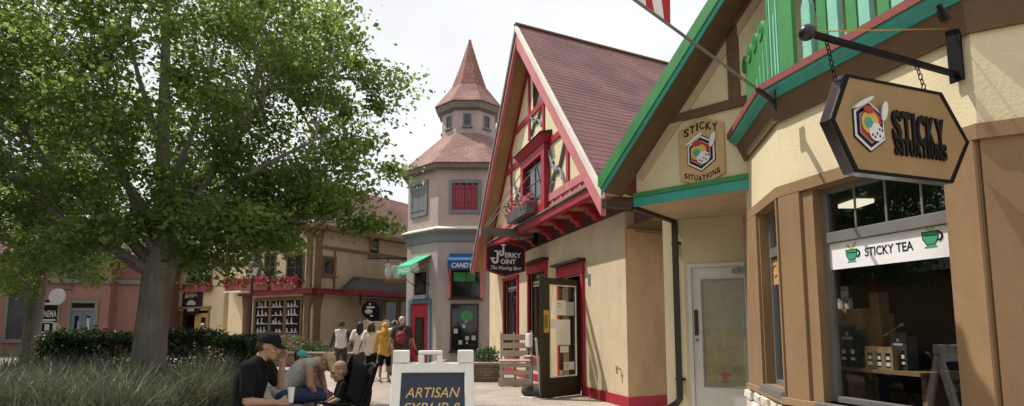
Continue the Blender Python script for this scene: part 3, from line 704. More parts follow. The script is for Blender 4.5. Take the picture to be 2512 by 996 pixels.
# gable plaque
hp = [(1668, 330), (1718, 292), (1779, 300), (1781, 425), (1726, 458), (1672, 432)]
pl = thing('gable_plaque', 'tan hexagonal plaque with round emblem on the diagonal gable above the white door', 'sign', (*FG.o.to_2d(), 0), FG.a)
a0 = FG.uz(1669, 380)[0]; a1 = FG.uz(1780, 370)[0]; cz = FG.uz(1725, 375); hw = (a1-a0)/2; cxp = (a0+a1)/2
zt1 = FG.uz(1722, 288)[1]; zb1 = FG.uz(1726, 459)[1]; czp = (zt1+zb1)/2; hh = (zt1-zb1)/2
mb = MB(); mb.prism([(cxp-hw, czp+hh*.70), (cxp, czp+hh), (cxp+hw, czp+hh*.70), (cxp+hw, czp-hh*.70), (cxp, czp-hh), (cxp-hw, czp-hh*.70)], -.03, -.002); bd = mb.build('plaque_board', 'signtan2', pl, .004)
emblem(bd, Matrix.Identity(4), cxp, czp-.02, hw*1.28, -.030)
def bent(word, zc_, hgt, curve, w, mat, par):
    mb = MB(); n = len(word); tot = 0
    wd = [.55 if c == 'I' else 1.0 for c in word]; T = sum(wd); x = -w/2
    for c, q in zip(word, wd):
        cw = w*q/T; xm = x+cw/2
        mb.text(c, cxp+xm, zc_+curve*(1-abs(xm)/(w/2)), cw*.84 if c != 'I' else cw*.5, hgt, -.030, .005, .02); x += cw
    mb.build('lettering', mat, par)
bent('STICKY', czp+hh*.60, hh*.22, hh*.16, hw*1.55, 'ink', bd)
bent('SITUATIONS', czp-hh*.60, hh*.15, -hh*.17, hw*1.6, 'ink', bd)

# ------------------------------------------------------------------ hanging shop sign
SY = P1[1]-FB.uz(2352, 130)[0]; XB = 3.97
FS = Fr((2.60, SY-1.37*.084-.085), R(4.8))
def uzs(px, py): return FS.uz(px, py)
sgn = thing('hanging_sign', 'tan elongated hexagon sign with black rim hanging from black arm over the tea shop window', 'sign', FS.o, FS.a)
hx = [uzs(*p) for p in ((2036, 292), (2072, 182), (2308, 228), (2375, 350), (2336, 450), (2096, 422))]
def grow(pts, d):
    c = V((sum(p[0] for p in pts)/len(pts), sum(p[1] for p in pts)/len(pts))); return [tuple(c+(V(p)-c)*(1+d/((V(p)-c).length))) for p in pts]
mb = MB(); mb.prism(hx, .0, .075); box = mb.build('sign_box', 'acrylic', sgn, .004)
mb = MB(); mb.loft([[(x, -.008, z) for x, z in grow(hx, -.0)], [(x, -.008, z) for x, z in grow(hx, -.032)]], False); mb.loft([[(x, -.008, z) for x, z in hx], [(x, .001, z) for x, z in hx]], False); mb.build('sign_rim', 'black', box)
mb = MB(); mb.prism(grow(hx, -.03), -.004, .0005); face = mb.build('sign_face', 'signtan', box)
ec = uzs(2128, 307); emblem(face, Matrix.Identity(4), ec[0], ec[1]-.005, .26, -.004)
mb = MB(); a, b = uzs(2183, 310), uzs(2310, 335)
def slant(mb, word, p, q, h, off):
    n = len(word); wd = [.5 if c == 'I' else 1.0 for c in word]; T = sum(wd); t = 0
    for c, w in zip(word, wd):
        tm = (t+w/2)/T; L_ = (q[0]-p[0])*w/T
        mb.text(c, p[0]+(q[0]-p[0])*tm, p[1]+(q[1]-p[1])*tm, L_*(.9 if c != 'I' else .62), h, -.004, .014, off); t += w
slant(mb, 'STICKY', uzs(2183, 308), uzs(2312, 334), .20, .035); slant(mb, 'SITUATIONS', uzs(2190, 360), uzs(2318, 377), .105, .035)
mb.build('lettering', 'ink', face)
# arm, ball, plate, stay
arm = thing('sign_arm', 'black iron arm with ball end and wall plate holding the hanging sign', 'bracket', (XB, SY, 0), R(4.8))
zw = FB.z(2350, 188); arm_M = Matrix.Translation((XB, SY, 0)) @ Matrix.Rotation(R(4.8), 4, 'Z')
mb = MB(); mb.box(-.03, -.0505, -.045, .045, FB.z(2352, 205), FB.z(2348, 58)); mb.build('wall_plate', 'black', arm, .004)
XE = 2.62-XB
mb = MB(); mb.bar((-.05, 0, zw), (XE, 0, zw+.05), .03, .034); mb.build('arm', 'black', arm, .003)
mb = MB(); mb.ball((XE-.02, 0, zw+.052), .05, 20); mb.build('ball_end', 'blackgloss', arm)
mb = MB(); mb.tube([(-.052, 0, FB.z(2350, 72)), (XE+.07, 0, zw+.075)], .004, 6); mb.build('stay_rod', 'brass', arm)
for px in (2064, 2287):
    mb = MB()
    pz = uzs(px, 190 if px < 2100 else 222); w = arm_M.inverted() @ (FS.M @ V((pz[0], .04, pz[1]))); x = w.x; y = w.y
    zt_ = zw+.05*(x/XE)-.01; zb_ = pz[1]-.01; n = max(3, round((zt_-zb_)/.035))
    for i in range(n):
        c = V((x, y*(i+.5)/n, zt_+(zb_-zt_)*(i+.5)/n)); hl = (zt_-zb_)/n*.62
        pp = [c+V(((.011*math.cos(q)) if i % 2 else 0, 0 if i % 2 else .011*math.cos(q), hl*math.sin(q))) for q in np.linspace(0, 6.283, 11)]
        mb.tube(pp, .0035, 5)
    mb.build('chain', 'black', arm)
# flood lamp under the cornice
fl = FB.uz(2312, 22, .1)
lamp = thing('floodlight', 'small black floodlight under the teal cornice at top right', 'light', FB.M @ V((fl[0], -.08, fl[1])), FB.a)
mb = MB(); mb.box(-.05, .05, .035, .08, -.06, .10); mb.build('mount', 'black', lamp, .004)
mb = MB(); mb.m = Matrix.Rotation(R(35), 4, 'X'); mb.lathe([(.03, .04), (.045, .02), (.055, -.06), (.05, -.065)], n=14); mb.ball((.0, 0, .03), .04, 10); mb.build('lamp_head', 'blackgloss', lamp)
# flag pole and flag
ft = FB.M @ V((-.02, -.24, 0)); base = at(1897, 248, 5.25); tip = at(1585, 20, 4.4); d = (tip-base).normalized(); tip2 = base+d*((tip-base).length*1.35)
fp = thing('flagpole', 'grey slanted flagpole fixed to the corner of the teal cornice', 'flagpole', base)
mb = MB(); mb.tube([V((0, 0, 0)), tip2-base], .013, 10); mb.build('pole', 'greymetal', fp)
mb = MB(); mb.tube([d*-.02, d*.26], .024, 10); mb.bar((0, 0, -.1), (0, 0, .1), .06, .02, (1, 0, 0)); mb.build('socket', 'bronze', fp)
p_end = at(1645, 58, 4.55); tt = ((p_end-base).dot(d))
f0 = base+d*tt
flag = thing('flag', 'red and white striped flag blown up along the slanted pole', 'flag', f0)
# cloth hangs from the pole; stripes run away from the pole end, folded
rows = 7; fl_len = (tip2-base).length-tt-.05
stripes = {'flagred': MB(), 'flagwhite': MB()}
nst = 9; Wf = fl_len/nst
def fpt(s, t): 
    w = .03*math.sin(s*17+t*6)+.02*math.sin(s*31+t*3); return d*s+V((-.06, .03, 1))*t+V((.5, -.85, 0))*w*(.3+t)
for i in range(nst):
    mbx = stripes['flagred' if i % 2 == 0 else 'flagwhite']; s0 = i*Wf; s1 = s0+Wf
    for a in range(3):
        for b in range(8):
            A, B = s0+Wf*a/3, s0+Wf*(a+1)/3; hgt = .75; C, D = hgt*b/8, hgt*(b+1)/8
            top = [fpt(A, C), fpt(B, C), fpt(B, D), fpt(A, D)]; mbx.add(top, [(0, 1, 2, 3)], True)
for k_, b in stripes.items(): b.build('stripes', k_, flag)
# ================================================================== red gabled shop (middle)
FJ = Fr((5.12, 10.0), R(-90)); XJ = 5.12
UJ = FJ.u(1201)                                   # far end of the front
jk = thing('gabled_shop', 'yellow stucco shop with steep red shingle gable and red half timbering, open brown door', 'shop', (5.12, 10.0, 0), FJ.a)
GN, QN = .45, .9
ap = FJ.uz(1271, 64, QN); rf = FJ.uz(1482, 498, QN); lf = FJ.uz(1160, 628, QN)
UAJ = ap[0]; slr = (ap[1]-rf[1])/(rf[0]-ap[0]); sll = (ap[1]-lf[1])/(ap[0]-lf[0]); SJ = (slr+sll)/2
zr = lambda u: ap[1]-SJ*abs(u-UAJ)
hwR = rf[0]-UAJ; hwL = UAJ-lf[0]; EAV = rf[1]
sk = V((-.19, .982, 0))                           # roof runs back slightly skewed (local x is along the wall)
def back(p, t): return (p[0]+sk.x*t, p[1]+sk.y*t, p[2])
DEP = 11.0
rth = .10
for s, hw_ in ((1, hwR), (-1, hwL)):
    mb = MB()
    A = [(UAJ+s*hw_, -QN, zr(UAJ+hw_)), (UAJ+s*.001, -QN, ap[1]), (UAJ+s*.001, -QN, ap[1]-rth*1.6), (UAJ+s*hw_, -QN, zr(UAJ+hw_)-rth*1.6)]
    mb.loft([A, [back(p, DEP) for p in A]]); mb.build('roof_slope', 'roof_red', jk)
    # lapped courses on the slope: thin tilted strips
    mb = MB(); n = 44; nrm = V((s*SJ, 0, 1)).normalized()
    for i in range(n):
        t0, t1 = i/n, (i+1)/n
        t0 += random.uniform(-.0012, .0012); p0 = V((UAJ+s*hw_*t0, -QN-.01, ap[1]-SJ*hw_*t0)); p1 = V((UAJ+s*hw_*t1, -QN-.01, ap[1]-SJ*hw_*t1))
        a, b, c_ = p0+nrm*.006, p1+nrm*.012, p1+nrm*.004
        mb.poly([a, b, back(b, DEP+.02), back(a, DEP+.02)]); mb.poly([b, c_, back(c_, DEP+.02), back(b, DEP+.02)]); mb.poly([a, b, c_])
    mb.build('shingle_courses', 'roof_red', jk)
    # soffit lining, rake boards, trim
    mb = MB(); so = rth*1.6+.004
    P = [(UAJ+s*hw_, -QN+.06, zr(UAJ+hw_)-so), (UAJ+s*.002, -QN+.06, ap[1]-so), (UAJ+s*.002, -QN+.06, ap[1]-so-.03), (UAJ+s*hw_, -QN+.06, zr(UAJ+hw_)-so-.03)]
    mb.loft([P, [(p[0], -GN+.05, p[2]) for p in P]]); mb.build('soffit', 'soffit_wood', jk)
    mb = MB(); e = .05
    bw_ = .46 if s > 0 else .20
    Pq = [(UAJ+s*(hw_+.0), zr(UAJ+hw_)-.16), (UAJ+s*.001, ap[1]-.16), (UAJ+s*.001, ap[1]-.16-bw_), (UAJ+s*(hw_-.05), zr(UAJ+hw_)-.08-bw_)]
    mb.prism(Pq, -QN-.045, -QN+.055); mb.build('rake_board', 'pinkred', jk, .006)
    mb = MB(); Pq = [(UAJ+s*(hw_+.05), zr(UAJ+hw_)-.10), (UAJ+s*.001, ap[1]+.01), (UAJ+s*.001, ap[1]-.156), (UAJ+s*(hw_+.05), zr(UAJ+hw_)-.255)]
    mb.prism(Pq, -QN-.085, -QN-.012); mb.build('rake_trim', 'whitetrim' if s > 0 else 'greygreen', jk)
mb = MB(); mb.bar((UAJ, -QN-.09, ap[1]+.04), back((UAJ, -QN-.09, ap[1]+.04), DEP), .14, .05); mb.build('ridge_cap', 'dkbrown', jk)
e0 = (UAJ+hwR+.06, -QN-.03, EAV-.02)
mb = MB(); mb.bar(e0, back(e0, 7), .13, .13); mb.build('gutter', 'bronze', jk)
mb = MB(); p = (UAJ+hwR+.0, .02, 0); mb.flat([(p[0], p[1]), (0, p[1]), back((0, p[1], 0), 6)[:2], back(p, 6)[:2]], EAV-.24, EAV-.205); mb.build('eave_soffit', 'dkbrown', jk)  # dark brown stands in for the shade under this eave
# walls
da, db = FJ.uz(1375, 700)[0], FJ.uz(1429, 700)[0]; dtop = FJ.z(1400, 676)
wa = (FJ.u(1239), FJ.u(1271)); wbx = (FJ.u(1300), FJ.u(1341)); wz0 = FJ.z(1255, 866); wz1 = FJ.z(1320, 668)
hol = [(da, db, 0.02, dtop), (wa[0], wa[1], wz0, wz1), (wbx[0], wbx[1], wz0, wz1)]
mb = MB(); wall(mb, UJ, -.05, 0, EAV+.1, .2, hol); mb.build('front_wall', 'jerky_wall', jk)
mb = MB(); mb.loft([[(0, .001, 0), (0, .001, EAV-.2), (-.2, .2, EAV-.2), (-.2, .2, 0)], [back(p, 7) for p in ((0, .001, 0), (0, .001, EAV-.2), (-.2, .2, EAV-.2), (-.2, .2, 0))]]); mb.build('side_wall', 'tan', jk)  # same stucco as the front; the darker colour carries its shade
mb = MB(); mb.box(UJ, UJ+.2, .2, 8, 0, EAV); mb.build('rear_side_wall', 'jerky_wall', jk)
mb = MB()
for a, b in ((UJ, wa[0]-.0), (wa[0], da-.16), (db+.16, .03)): mb.box(a+.001, b-.001, -.035, -.001, 0, .20)
mb.loft([[(.03, -.035, 0), (.03, -.035, .20), (.0, 0, .20), (.0, 0, 0)], [back(p, 7) for p in ((.035, -.0, 0), (.035, 0, .20), (.002, 0, .20), (.002, 0, 0))]])
mb.build('plinth', 'red', jk, .004)
mb = MB(); mb.poly([(UJ+.3, .24, 0), (UJ+.3, 3, 0), (UJ+.3, 3, 3.4), (UJ+.3, .24, 3.4)]); mb.poly([(UJ+.3, 2.2, 0), (-.6, 2.2, 0), (-.6, 2.2, 3.4), (UJ+.3, 2.2, 3.4)]); mb.poly([(-1, .24, 0), (-1, 3, 0), (-1, 3, 3.4), (-1, .24, 3.4)])
mb.poly([(UJ, .2, 3.3), (0, .2, 3.3), (-.6, 3, 3.3), (UJ, 3, 3.3)]); mb.poly([(UJ, .21, .015), (-.3, .21, .015), (-.9, 3, .015), (UJ, 3, .015)])
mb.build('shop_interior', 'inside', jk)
# door opening trim with hood
def red_opening(u0_, u1_, z0_, z1_, w, hood, head):
    f = MB(); f.box(u0_-w, u0_, -.06, .05, z0_, z1_); f.box(u1_, u1_+w, -.06, .05, z0_, z1_); f.box(u0_-w-.02, u1_+w+.02, -.075, .05, z1_, z1_+head)
    return f
f = red_opening(da, db, 0, dtop, .12, True, .26); doorframe = f.build('door_frame', 'red', jk, .006)
mb = MB(); mb.prism([(da-.2, dtop+.262), (db+.2, dtop+.262), (db+.2, dtop+.32), (da-.2, dtop+.32)], -.2, -.0); mb.build('door_hood', 'bronze', doorframe)
wnds = []
for (a, b), hd in ((wa, .10), (wbx, .26)):
    f = red_opening(a, b, wz0, wz1, .10, True, hd); f.box(a-.14, b+.14, -.13, .05, wz0-.12, wz0-.001)
    wo = f.build('window', 'red', jk, .006); wnds.append(wo)
    g_ = MB(); frame_rect(g_, a, b, wz0, wz1, .05, .06, .10); g_.build('window_frame', 'bronze', wo)
    g_ = MB(); g_.box(a+.04, b-.04, .075, .082, wz0+.04, wz1-.04); g_.build('pane', 'glass', wo)
    g_ = MB(); x = a+.12
    while x < b-.15: q = random.uniform(.04, .10); g_.box(x, x+q, .070, .074, wz1-.30, wz1-.22); g_.box(x, x+q*.8, .070, .074, wz1-.36, wz1-.33); x += q+.02
    g_.build('window_print', 'letgrey', wo)
mb = MB(); a, b = wbx; mb.prism([(a-.2, wz1+.262), (b+.2, wz1+.262), (b+.2, wz1+.32), (a-.2, wz1+.32)], -.2, 0); mb.build('window_hood', 'bronze', wnds[1])
# big J J in the second window
def bigJ(mb, x, z, h, y, w=None, ext=.012):
    w = w or h*.5; s = h*.15
    mb.box(x+w-s, x+w, y-ext, y, z+h*.26, z+h-s*.0); mb.box(x+w-s*2.1, x+w+s*1.0, y-ext-.001, y, z+h-s*.62, z+h)
    P = []; 
    c = V((x+w/2, z+h*.26)); ro, ri = w/2, w/2-s
    ang = np.linspace(0, -math.pi, 14)
    out = [(c.x+ro*math.cos(q), c.y+h*.26/.5*.5*math.sin(q)*ro/(w/2)) for q in ang]; inn = [(c.x+ri*math.cos(q), c.y+(h*.26-s)*math.sin(q)) for q in ang[::-1]]
    mb.prism(out+inn, y-ext, y)
    mb.box(x, x+s, y-ext, y, z+h*.26, z+h*.36); mb.box(x-s*.8, x+s*1.8, y-ext-.001, y, z+h*.36, z+h*.36+s*.6)
mb = MB(); bigJ(mb, b-.50, FJ.z(1325, 760), .55, .074, .26, .003); bigJ(mb, b-.72, FJ.z(1325, 785), .42, .074, .22, .003); mb.box(b-.65, b-.3, .071, .074, FJ.z(1325, 800), FJ.z(1325, 795)); mb.build('window_letters', 'letter', wnds[1])
# open door leaf
hinge = V((5.06, 12.17)); fr_end = V((3.97, 11.64))
FDL = Fr(fr_end, math.atan2(hinge.y-fr_end.y, hinge.x-fr_end.x)); LW = (hinge-fr_end).length
dm = rel(FJ, FDL); dh = 2.52
lg = [FDL.u(1350), FDL.u(1412), FDL.z(1380, 922), FDL.z(1380, 702)]
mb = MB(dm); wall(mb, 0, LW, .02, dh, .055, [(lg[0], lg[1], lg[2], lg[3])]); leaf = mb.build('door', 'bronze', jk, .004)
mb = MB(dm); mb.box(lg[0]-.01, lg[1]+.01, .024, .030, lg[2]-.01, lg[3]+.01); mb.build('door_glass', 'doorglass', leaf)
mb = MB(dm); frame_rect(mb, lg[0]-.02, lg[1]+.02, lg[2]-.02, lg[3]+.02, .025, -.012, .004); mb.build('glazing_bead', 'whitetrim', leaf)
def paper(x0, y0, x1, y1, mat='paper', y=.018, name='paper_notice'):
    a, b = FDL.uz(x0, y1), FDL.uz(x1, y0); mb = MB(dm); mb.box(a[0], b[0], y, y+.002, a[1], b[1]); return mb.build(name, mat, leaf)
paper(1366, 737, 1390, 773); paper(1391, 741, 1410, 774, 'letgrey'); paper(1366, 784, 1400, 847); paper(1376, 849, 1396, 865); paper(1386, 887, 1410, 908, 'letter'); paper(1353, 783, 1365, 806, 'letter'); paper(1374, 908, 1382, 921, 'letgrey')
mb = MB(dm)
for (x, y, w, n) in ((1375, 712, .24, 8), (1375, 716, .22, 7), (1380, 724, .12, 3), (1389, 895, .10, 4), (1389, 901, .10, 4), (1370, 745, .10, 3), (1370, 752, .12, 4)):
    c = FDL.uz(x, y)
    for j in range(n): mb.box(c[0]+w*j/n, c[0]+w*j/n+w/n*.7, .014, .0165, c[1]-.008, c[1]+.008)
mb.build('notice_print', 'greymetal', leaf)
mb = MB(dm); a, b = FDL.uz(1333, 816), FDL.uz(1346, 761); mb.box(a[0], b[0], -.012, -.001, a[1], b[1]); hd = mb.build('push_plate', 'brass', leaf, .003)
mb = MB(dm); mb.bar(((a[0]+b[0])/2, -.05, a[1]+.1), ((a[0]+b[0])/2, -.05, b[1]-.1), .03, .03); mb.bar(((a[0]+b[0])/2, -.05, a[1]+.12), ((a[0]+b[0])/2, -.0, a[1]+.12), .02, .02); mb.build('pull_handle', 'brass', hd)
# gable face
gz0 = FJ.z(1345, 515, GN)
def G(px, py): u, z = FJ.uz(px, py, GN); return (u, -GN, z)
tb_ = zr(0)
zb0 = FJ.uz(1448, 474, GN)[1]-.02
mb = MB(); in_ = .17
uL, uR = UAJ-(ap[1]-in_-zb0)/SJ, UAJ+(ap[1]-in_-zb0)/SJ
mb.prism([(uL, zb0), (uR, zb0), (UAJ, ap[1]-in_)], -GN, -GN+.12); mb.build('gable_face', 'cream', jk)
mb = MB(); mb.flat([(uL, -GN+.0), (uR, -GN), (uR, .0), (uL, .0)], zb0-.05, zb0-.002); mb.build('jetty_floor', 'soffit_wood', jk)
def vb(mb, px, py0, py1, w=.13, dz=.04):
    p = G(px, (py0+py1)/2); z0 = FJ.z(px, py1, GN); z1 = min(FJ.z(px, py0, GN), zr(p[0])-.3); mb.box(p[0]-w/2, p[0]+w/2, -GN-dz, -GN-.001, z0, z1)
def hb(mb, pa, pb, h=.15, dz=.045):
    a, b = G(*pa), G(*pb); z = (a[2]+b[2])/2; lim = (ap[1]-in_-.12-z)/SJ; mb.box(max(a[0], UAJ-lim), min(b[0], UAJ+lim), -GN-dz, -GN-.001, z-h/2, z+h/2); return z
mb = MB()
vb(mb, 1256, 380, 545); vb(mb, 1300, 150, 345); vb(mb, 1335, 240, 325); vb(mb, 1395, 360, 470); 
hb(mb, (1236, 424), (1290, 396)); hb(mb, (1348, 348), (1380, 326)); hb(mb, (1262, 313), (1350, 252)); 
for s in (-1, 1):
    A = (UAJ+s*((ap[1]-in_-zb0)/SJ), zb0); mb.prism([(A[0], A[1]), (UAJ, ap[1]-in_), (UAJ, ap[1]-in_-.34), (A[0]-s*.16, A[1])], -GN-.03, -GN-.002)
mb.build('gable_timber', 'red', jk)
zb1 = FJ.z(1400, 452, GN); zb2 = FJ.z(1400, 480, GN)
mb = MB(); lim = lambda z: (ap[1]-in_-.1-z)/SJ
mb.box(UAJ-lim(zb0+.05), UAJ+lim(zb0+.05), -GN-.16, -GN-.001, zb0-.12, zb0+.06); mb.build('bressummer', 'red', jk, .006)
mb = MB(); mb.box(UAJ-lim(zb0+.1), UAJ+lim(zb0+.1), -GN-.21, -GN-.001, zb0+.062, zb0+.10); mb.build('bressummer_ledge', 'greygreen', jk)
mb = MB(); zr1 = FJ.z(1390, 462, GN)
mb.box(UAJ-lim(zr1), UAJ+lim(zr1), -GN-.06, -GN-.001, zr1-.09, zr1+.09); zr2 = (zr1+zb0)/2+.0; mb.box(UAJ-lim(zr2), UAJ+lim(zr2), -GN-.05, -GN-.001, zr2-.07, zr2+.03)
u = UAJ-lim(zr1)+.2
while u < UAJ+lim(zr1): mb.box(u-.05, u+.05, -GN-.045, -GN-.003, zb0+.10, zr1-.09); u += .55
mb.build('gable_rail', 'pinkred', jk)
# window in the gable
ga, gb_ = G(1290, 460)[0], G(1350, 440)[0]; gz1 = FJ.z(1318, 378, GN); gz0 = zb0+.12
mb = MB(); frame_rect(mb, ga, gb_, gz0, gz1, .22, -GN-.16, -GN-.001); gw = mb.build('window', 'red', jk, .006)
mb = MB(); mb.box(ga+.18, gb_-.18, -GN-.05, -GN-.03, gz0+.18, gz1-.18); mb.build('pane', 'darkglass', gw)
mb = MB(); c = (ga+gb_)/2; mb.box(c-.015, c+.015, -GN-.07, -GN-.051, gz0+.22, gz1-.22)
for t in (.3, .55, .8): z = gz0+(gz1-gz0)*t; mb.box(ga+.22, gb_-.22, -GN-.066, -GN-.052, z-.012, z+.012)
mb.build('glazing_bar', 'greymetal', gw)
mb = MB(); mb.loft([[(ga-.05, -GN-.0, gz1+.01), (gb_+.05, -GN-.0, gz1+.01), (gb_+.05, -GN-.18, gz1+.01), (ga-.05, -GN-.18, gz1+.01)], [(ga-.14, -GN-.0, gz1+.18), (gb_+.14, -GN-.0, gz1+.18), (gb_+.14, -GN-.30, gz1+.18), (ga-.14, -GN-.30, gz1+.18)]]); mb.build('window_head', 'red', gw)
mb = MB(); mb.loft([[(ga-.16, -GN-.0, gz1+.182), (gb_+.16, -GN-.0, gz1+.182), (gb_+.16, -GN-.33, gz1+.182), (ga-.16, -GN-.33, gz1+.182)], [(ga-.16, -GN, gz1+.29), (gb_+.16, -GN, gz1+.29), (gb_+.16, -GN-.31, gz1+.215), (ga-.16, -GN-.31, gz1+.215)]]); mb.build('window_hood', 'bronze', gw)
# louvre at the top and carved X ornaments
mb = MB(); a = G(1309, 225); b = G(1338, 225); z0 = FJ.z(1322, 262, GN); mb.prism([(a[0], z0), (b[0], z0+.1), (b[0], min(zr(b[0])-.62, z0+1.1)), (a[0], zr(a[0])-.62)], -GN-.02, -GN-.001); mb.build('attic_window', 'darkglass', jk)
def cross(px0, py0, px1, py1, w):
    a, b = G(px0, py1), G(px1, py0); x0_, x1_ = a[0], b[0]; zc = (FJ.z(px0, (py0+py1)/2, GN)+FJ.z(px1, (py0+py1)/2, GN))/2; h = (py1-py0)*.0115/2*1.0; h = abs(FJ.z((px0+px1)/2, py0, GN)-FJ.z((px0+px1)/2, py1, GN))/2
    xm = (x0_+x1_)/2; hw_ = (x1_-x0_)/2; mb = MB()
    for sx in (-1, 1):
        for sz in (-1, 1):
            P = []; n = 9
            for i in range(n):
                t = i/(n-1); x = xm+sx*hw_*(.12+.88*t**.75); z = zc+sz*h*t**1.35; P.append(V((x, -GN-.028, z)))
            mb.tube(P, [w*(.9-.35*abs(.5-i/(n-1))) for i in range(n)], 6)
            q = P[4]; mb.ball((q.x-sx*.03, -GN-.03, q.z+sz*.02), (w*1.3, .03, w*1.3), 8)
    mb.ball((xm, -GN-.03, zc), (w*2.3, .04, w*2.0), 10); mb.build('carved_cross', 'slate', jk)
cross(1351, 352, 1390, 478, .055); cross(1262, 428, 1287, 520, .05); cross(1305, 272, 1331, 322, .042)
for px in (1331, 1364, 1403, 1444):
    u = FJ.u(px+4, .2)
    mb = MB(); mb.m = Matrix.Translation((u, 0, zb0)); w = .10
    P = [(0, -.05), (-.40, -.05), (-.41, -.12), (-.28, -.15), (-.22, -.25), (-.11, -.29), (-.07, -.38), (0, -.40)]
    mb.loft([[(-w, y, z) for y, z in P], [(w, y, z) for y, z in P]]); mb.build('corbel', 'red', jk)
for px in (1296, 1262, 1232):
    u = FJ.u(px, .2); mb = MB(); mb.m = Matrix.Translation((u, 0, zb0)); P = [(0, -.05), (-.40, -.05), (-.41, -.12), (-.28, -.15), (-.22, -.25), (-.11, -.29), (-.07, -.38), (0, -.40)]
    mb.loft([[(-.11, y, z) for y, z in P], [(.11, y, z) for y, z in P]]); mb.build('corbel', 'red', jk)
mb = MB(); c = FJ.uz(1523, 905); mb.m = Matrix.Translation((c[0], -.0, c[1])); mb.bar((0, 0, 0), (0, -.10, 0), .025, .025); mb.bar((0, -.08, -.09), (0, -.08, .03), .02, .03); mb.bar((-.05, -.08, .04), (.05, -.08, .04), .02, .02); mb.build('wall_tap', 'brass', jk)
mb = MB(); c = FJ.uz(1446, 686); mb.box(c[0]-.06, c[0]+.06, -.012, -.001, c[1]-.12, c[1]+.12); mb.build('number_plate', 'bluetrim', jk)
# planter of flowers on the gable ledge
def flowers(root, pts, n, spread, fl, gsize=.06, fsize=.05, gn=1.0, drop=.5):
    P = np.array([pts[random.randrange(len(pts))] for _ in range(int(n*gn))])+np.random.normal(0, 1, (int(n*gn), 3))*np.array(spread)
    raw_mesh('foliage', leaf_quads(P, gsize), 4, 'shrub', root)
    P = np.array([pts[random.randrange(len(pts))] for _ in range(n)])+np.random.normal(0, 1, (n, 3))*np.array(spread)*.8
    raw_mesh('blossoms', leaf_quads(P, fsize*.85, .1, 1.0), 4, fl, root)
def flower_box(fr, px0, px1, py_top, py_bot, label, fl='fl_red', boxmat='maroon', n=420, dep=.3, n_out=0.0, hang=.1, k=1.0):
    a, b = fr.uz(px0, py_bot, n_out), fr.uz(px1, py_bot, n_out); z1 = fr.z((px0+px1)/2, py_top, n_out); z0 = (a[1]+b[1])/2
    o = fr.M @ V(((a[0]+b[0])/2, -n_out, z0)); w = (b[0]-a[0])/2
    t = thing('flower_box', label, 'flower box', o, fr.a, None)
    h = (z1-z0)
    mb = MB(); mb.loft([[(-w*.9, -dep*.9, 0), (w*.9, -dep*.9, 0), (w*.9, -.003, 0), (-w*.9, -.003, 0)], [(-w*.97, -dep, h*.45), (w*.97, -dep, h*.45), (w*.97, -.003, h*.45), (-w*.97, -.003, h*.45)]]); mb.build('box', boxmat, t, .005)
    pts = [(random.uniform(-w, w), -dep*random.uniform(.2, 1.05), h*random.uniform(.35, .8)) for _ in range(80)]
    flowers(t, pts, n, (.05*k, .06*k, h*.12), fl, .07*k, .075*k, .8); return t
flower_box(FJ, 1266, 1322, 482, 538, 'grey box of pink and red flowers under the steep red gable window', 'fl_pink', 'greymetal', 420, .32, GN+.12)
# hanging sign of the gabled shop
hb_ = V((XJ, 15.35, 0)); zbm = FJ.z(1316, 575)
bm_ = thing('sign_beam', 'weathered grey timber beam projecting from the gabled shop above its black sign', 'beam', (XJ, 15.35, zbm), 0)
mb = MB(); mb.box(-1.62, -.08, -.09, .09, -.11, .11); mb.build('beam', 'beam', bm_, .012)
mb = MB(); mb.box(-.12, -.002, -.12, .12, -.28, .24); mb.build('bracket', 'black', bm_, .006)
mb = MB(); pA = (-1.45, 0, .11)
mb.tube([pA, (-.46, -1.6, 1.55)], .014, 5); mb.tube([(-1.5, .0, .11), (-.46, -.2, 1.7)], .014, 5); mb.build('stay_chain', 'greymetal', bm_)
FJS = Fr((3.62, 15.35), 0.0)
sj = thing('jerky_sign', 'black shield shaped sign with red rim and white letters hanging from a timber beam', 'sign', (3.62, 15.35, 0))
hx = [FJS.uz(*p) for p in ((1190, 603), (1238, 597), (1288, 606), (1288, 669), (1240, 678), (1191, 664))]
xa, xb = hx[0][0], hx[2][0]; xm = (xa+xb)/2; zA = hx[0][1]; zB = hx[3][1]; zT = hx[1][1]; zBo = hx[4][1]
OUT = [(xa, zA-.02), (xa+.02, zA), (xm, zT+.05), (xb-.02, zA-.0), (xb, zA-.02), (xb, zB+.06), (xb-.02, zB+.03), (xm, zBo-.02), (xa+.02, zB+.03), (xa, zB+.06)]
mb = MB(); mb.prism(OUT, -.05, .05); bd = mb.build('sign_board', 'red', sj, .008)
c = V((xm, (zT+zBo)/2)); IN = [(c.x+(x-c.x)*.91, c.y+(z-c.y)*.91) for x, z in OUT]
mb = MB(); mb.prism(IN, -.058, -.049); fc = mb.build('sign_face', 'blackgloss', bd)
W_ = xb-xa; H_ = zT-zBo; Lx = lambda t: xa+W_*t; Lz = lambda t: zBo+H_*t
mb = MB(); bigJ(mb, Lx(.33), Lz(.60), H_*.36, -.058, W_*.13, .008); bigJ(mb, Lx(.15), Lz(.37), H_*.40, -.058, W_*.17, .008)
mb.text('ERKY', Lx(.68), Lz(.635), W_*.40, H_*.15, -.058, .008, .028); mb.text('OINT', Lx(.56), Lz(.44), W_*.38, H_*.15, -.058, .008, .028)
mb.text('The Meating Spot', Lx(.51), Lz(.235), W_*.76, H_*.15, -.058, .008, .01, .35); mb.build('lettering', 'letter', fc)
mb = MB()
for x in (xa+.2, xb-.2): mb.tube([(x, 0, zA), (x, 0, zbm-.1)], .012, 6)
mb.build('hanger', 'black', sj)

